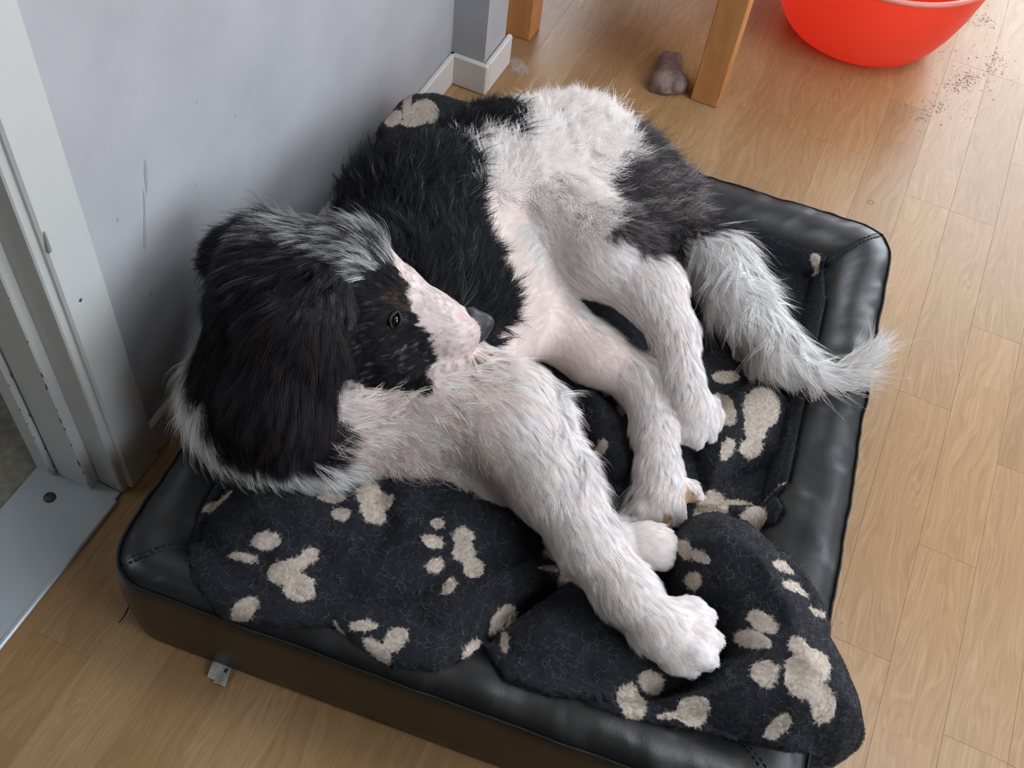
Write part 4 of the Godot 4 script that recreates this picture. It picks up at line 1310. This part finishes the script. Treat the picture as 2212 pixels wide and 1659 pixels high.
func face(dog: Node3D) -> void:
	var nm := mat(Color(0.16, 0.155, 0.165), 0.35)
	nm.normal_enabled = true
	nm.normal_texture = grain_normal(0.12, 5.0, 41)
	nm.normal_scale = 0.5
	nm.uv1_triplanar = true
	nm.uv1_scale = Vector3(16, 16, 16)
	var nose := part("nose", net_mesh(net(NOSE, 0.0022, 0.012)), nm, dog)
	var nn := net_mesh(net([[0, 0, 0, 0.0028, 0.003, -0.002, 0.004, 0.002, 0.002, 0]], 0.0012, 0.006))
	part("nostril", nn, mat(Color(0.02, 0.018, 0.018), 0.6), nose, NOSTRIL_AT)
	# eye: a dark glossy ball between two lids
	var view := (Vector3(0.35, 0.75, 0.45)).normalized()
	var eye := SphereMesh.new()
	eye.radius = 0.009
	eye.height = 0.018
	eye.radial_segments = 32
	eye.rings = 16
	var em := mat(Color(0.045, 0.030, 0.022), 0.06)
	em.clearcoat_enabled = true
	em.clearcoat = 1.0
	em.clearcoat_roughness = 0.03
	var at := EYE_AT - view * 0.004
	var e := part("eye", eye, em, dog, at)
	e.set_meta("label", "half-closed dark eye")
	var lid := mat(Color(0.06, 0.052, 0.054), 0.55)
	for s in [-1.0, 1.0]:
		var st := new_st()
		var pts := PackedVector3Array()
		var along := Vector3(0.25, -0.25, 1.0)
		along = (along - view * along.dot(view)).normalized()
		var side := view.cross(along)
		for i in 13:
			var t := -1.0 + i / 6.0
			pts.append(at + along * t * 0.0105 + side * s * (0.0062 * (1.0 - t * t)) + view * (0.0095 - 0.004 * t * t))
		add_tube(st, pts, 0.0019, 0.0019, 8)
		st.generate_normals()
		part("eyelid", st.commit(), lid, dog)
	# whiskers
	var ws := new_st()
	for i in 9:
		var a := NOSTRIL_AT + Vector3(-0.022 - rng.randf() * 0.014, 0.001, 0.006 + rng.randf() * 0.008)
		var d := Vector3(rng.randf_range(-0.1, 0.25), rng.randf_range(-0.1, 0.1), 1.0).normalized()
		var pts := PackedVector3Array()
		for k in 6:
			var t := k / 5.0
			pts.append(a + d * 0.04 * t + Vector3(-0.012, -0.008, 0.0) * t * t)
		add_tube(ws, pts, 0.00035, 0.0001, 4)
	ws.generate_normals()
	part("whiskers", ws.commit(), mat(Color(0.30, 0.25, 0.21), 0.5), dog).set_meta("kind", "stuff")

func make_bone() -> void:
	var o := thing("chew_bone", "gnawed greyish brown chew bone on the floor beside the bench leg", "bone")
	var d := net(CHEW, 0.003, 0.02)
	var V: PackedVector3Array = d.v
	var N: PackedVector3Array = d.n
	for i in V.size():
		var p := V[i]
		V[i] = p + N[i] * (noise.get_noise_3d(p.x * 90.0, p.y * 160.0, p.z * 90.0) * 0.003)
		V[i].y = maxf(V[i].y, 0.0005)
	d.v = V
	var bm := mat(Color(1, 1, 1), 0.75)
	bm.albedo_texture = patches(0.02, Color(0.42, 0.34, 0.31), Color(0.62, 0.54, 0.49), 51)
	bm.uv1_triplanar = true
	bm.uv1_scale = Vector3(9, 9, 9)
	part("bone_end", net_mesh(d), bm, o)

func small_things() -> void:
	# dried dirt brought in by the dog
	var dirt := thing("dried_dirt", "crumbs of dried dirt and sand scattered on the floor near the basin", "dirt")
	dirt.set_meta("kind", "stuff")
	var at := []
	var tint := PackedColorArray()
	var crumb := net_mesh(net([[0, 0, 0, 0.5, 0.35, 0.05, 0.2, 0.4, 0.2, 0]], 0.22, 0.3))
	for i in 900:
		var c: Vector2 = CRUMBS[rng.randi() % CRUMBS.size()]
		var sp := 0.014 if i % 3 > 0 else 0.045
		var p := c + Vector2(rng.randfn(0, sp), rng.randfn(0, sp))
		if i % 12 == 0:
			p = Vector2(rng.randf_range(0.1, 1.5), rng.randf_range(-2.4, -0.2))
		if p.distance_to(Vector2(0.69, -2.20)) < 0.17:
			continue
		var s := rng.randf_range(0.0006, 0.0026)
		at.append(Transform3D(Basis(Vector3.UP, rng.randf() * TAU).scaled(Vector3(s * rng.randf_range(0.8, 2.2), s * 0.35, s)), Vector3(p.x, s * 0.12, p.y)))
		var k := rng.randf_range(0.5, 1.3)
		tint.append(Color(0.34 * k, 0.26 * k, 0.19 * k))
	var dm := mat(Color(1, 1, 1), 0.95)
	dm.vertex_color_use_as_albedo = true
	spread("crumbs", crumb, dm, at, tint, dirt)
	# a pale ring left on the floor
	var rp := []
	for i in 9:
		var a := TAU * i / 8.0
		rp.append(Vector2(0.0055 + cos(a) * 0.0007, 0.0002 + sin(a) * 0.0002))
	var ring := thing("ring_mark", "small dried ring mark on the laminate past the bed's far corner", "stain", Vector3(RING[0].x, 0, RING[0].y))
	part("ring", lathe(rp, 32), mat(Color(0.50, 0.40, 0.32), 0.6), ring)
	# a tuft of shed hair by the wall pier
	var tf := thing("hair_tuft", "wispy tuft of shed white hair by the wall pier", "hair")
	var tr := []
	var tc := PackedColorArray()
	for i in 150:
		var c: Vector2 = TUFT[0].lerp(TUFT[1], rng.randf())
		var an := rng.randf() * TAU
		var d := Vector3(cos(an), 0.0, sin(an))
		tr.append(Transform3D(Basis(Vector3.UP.cross(d) * 0.012, Vector3.UP * 0.008, d * rng.randf_range(0.012, 0.03)), Vector3(c.x + rng.randfn(0, 0.004), 0.002, c.y + rng.randfn(0, 0.006))))
		tc.append(Color(0.62, 0.57, 0.54))
	var hm := mat(Color(1, 1, 1), 0.6)
	hm.vertex_color_use_as_albedo = true
	spread("strands", lock(2, 0.012, 0.9, 1.0, 0.8, 9), hm, tr, tc, tf)
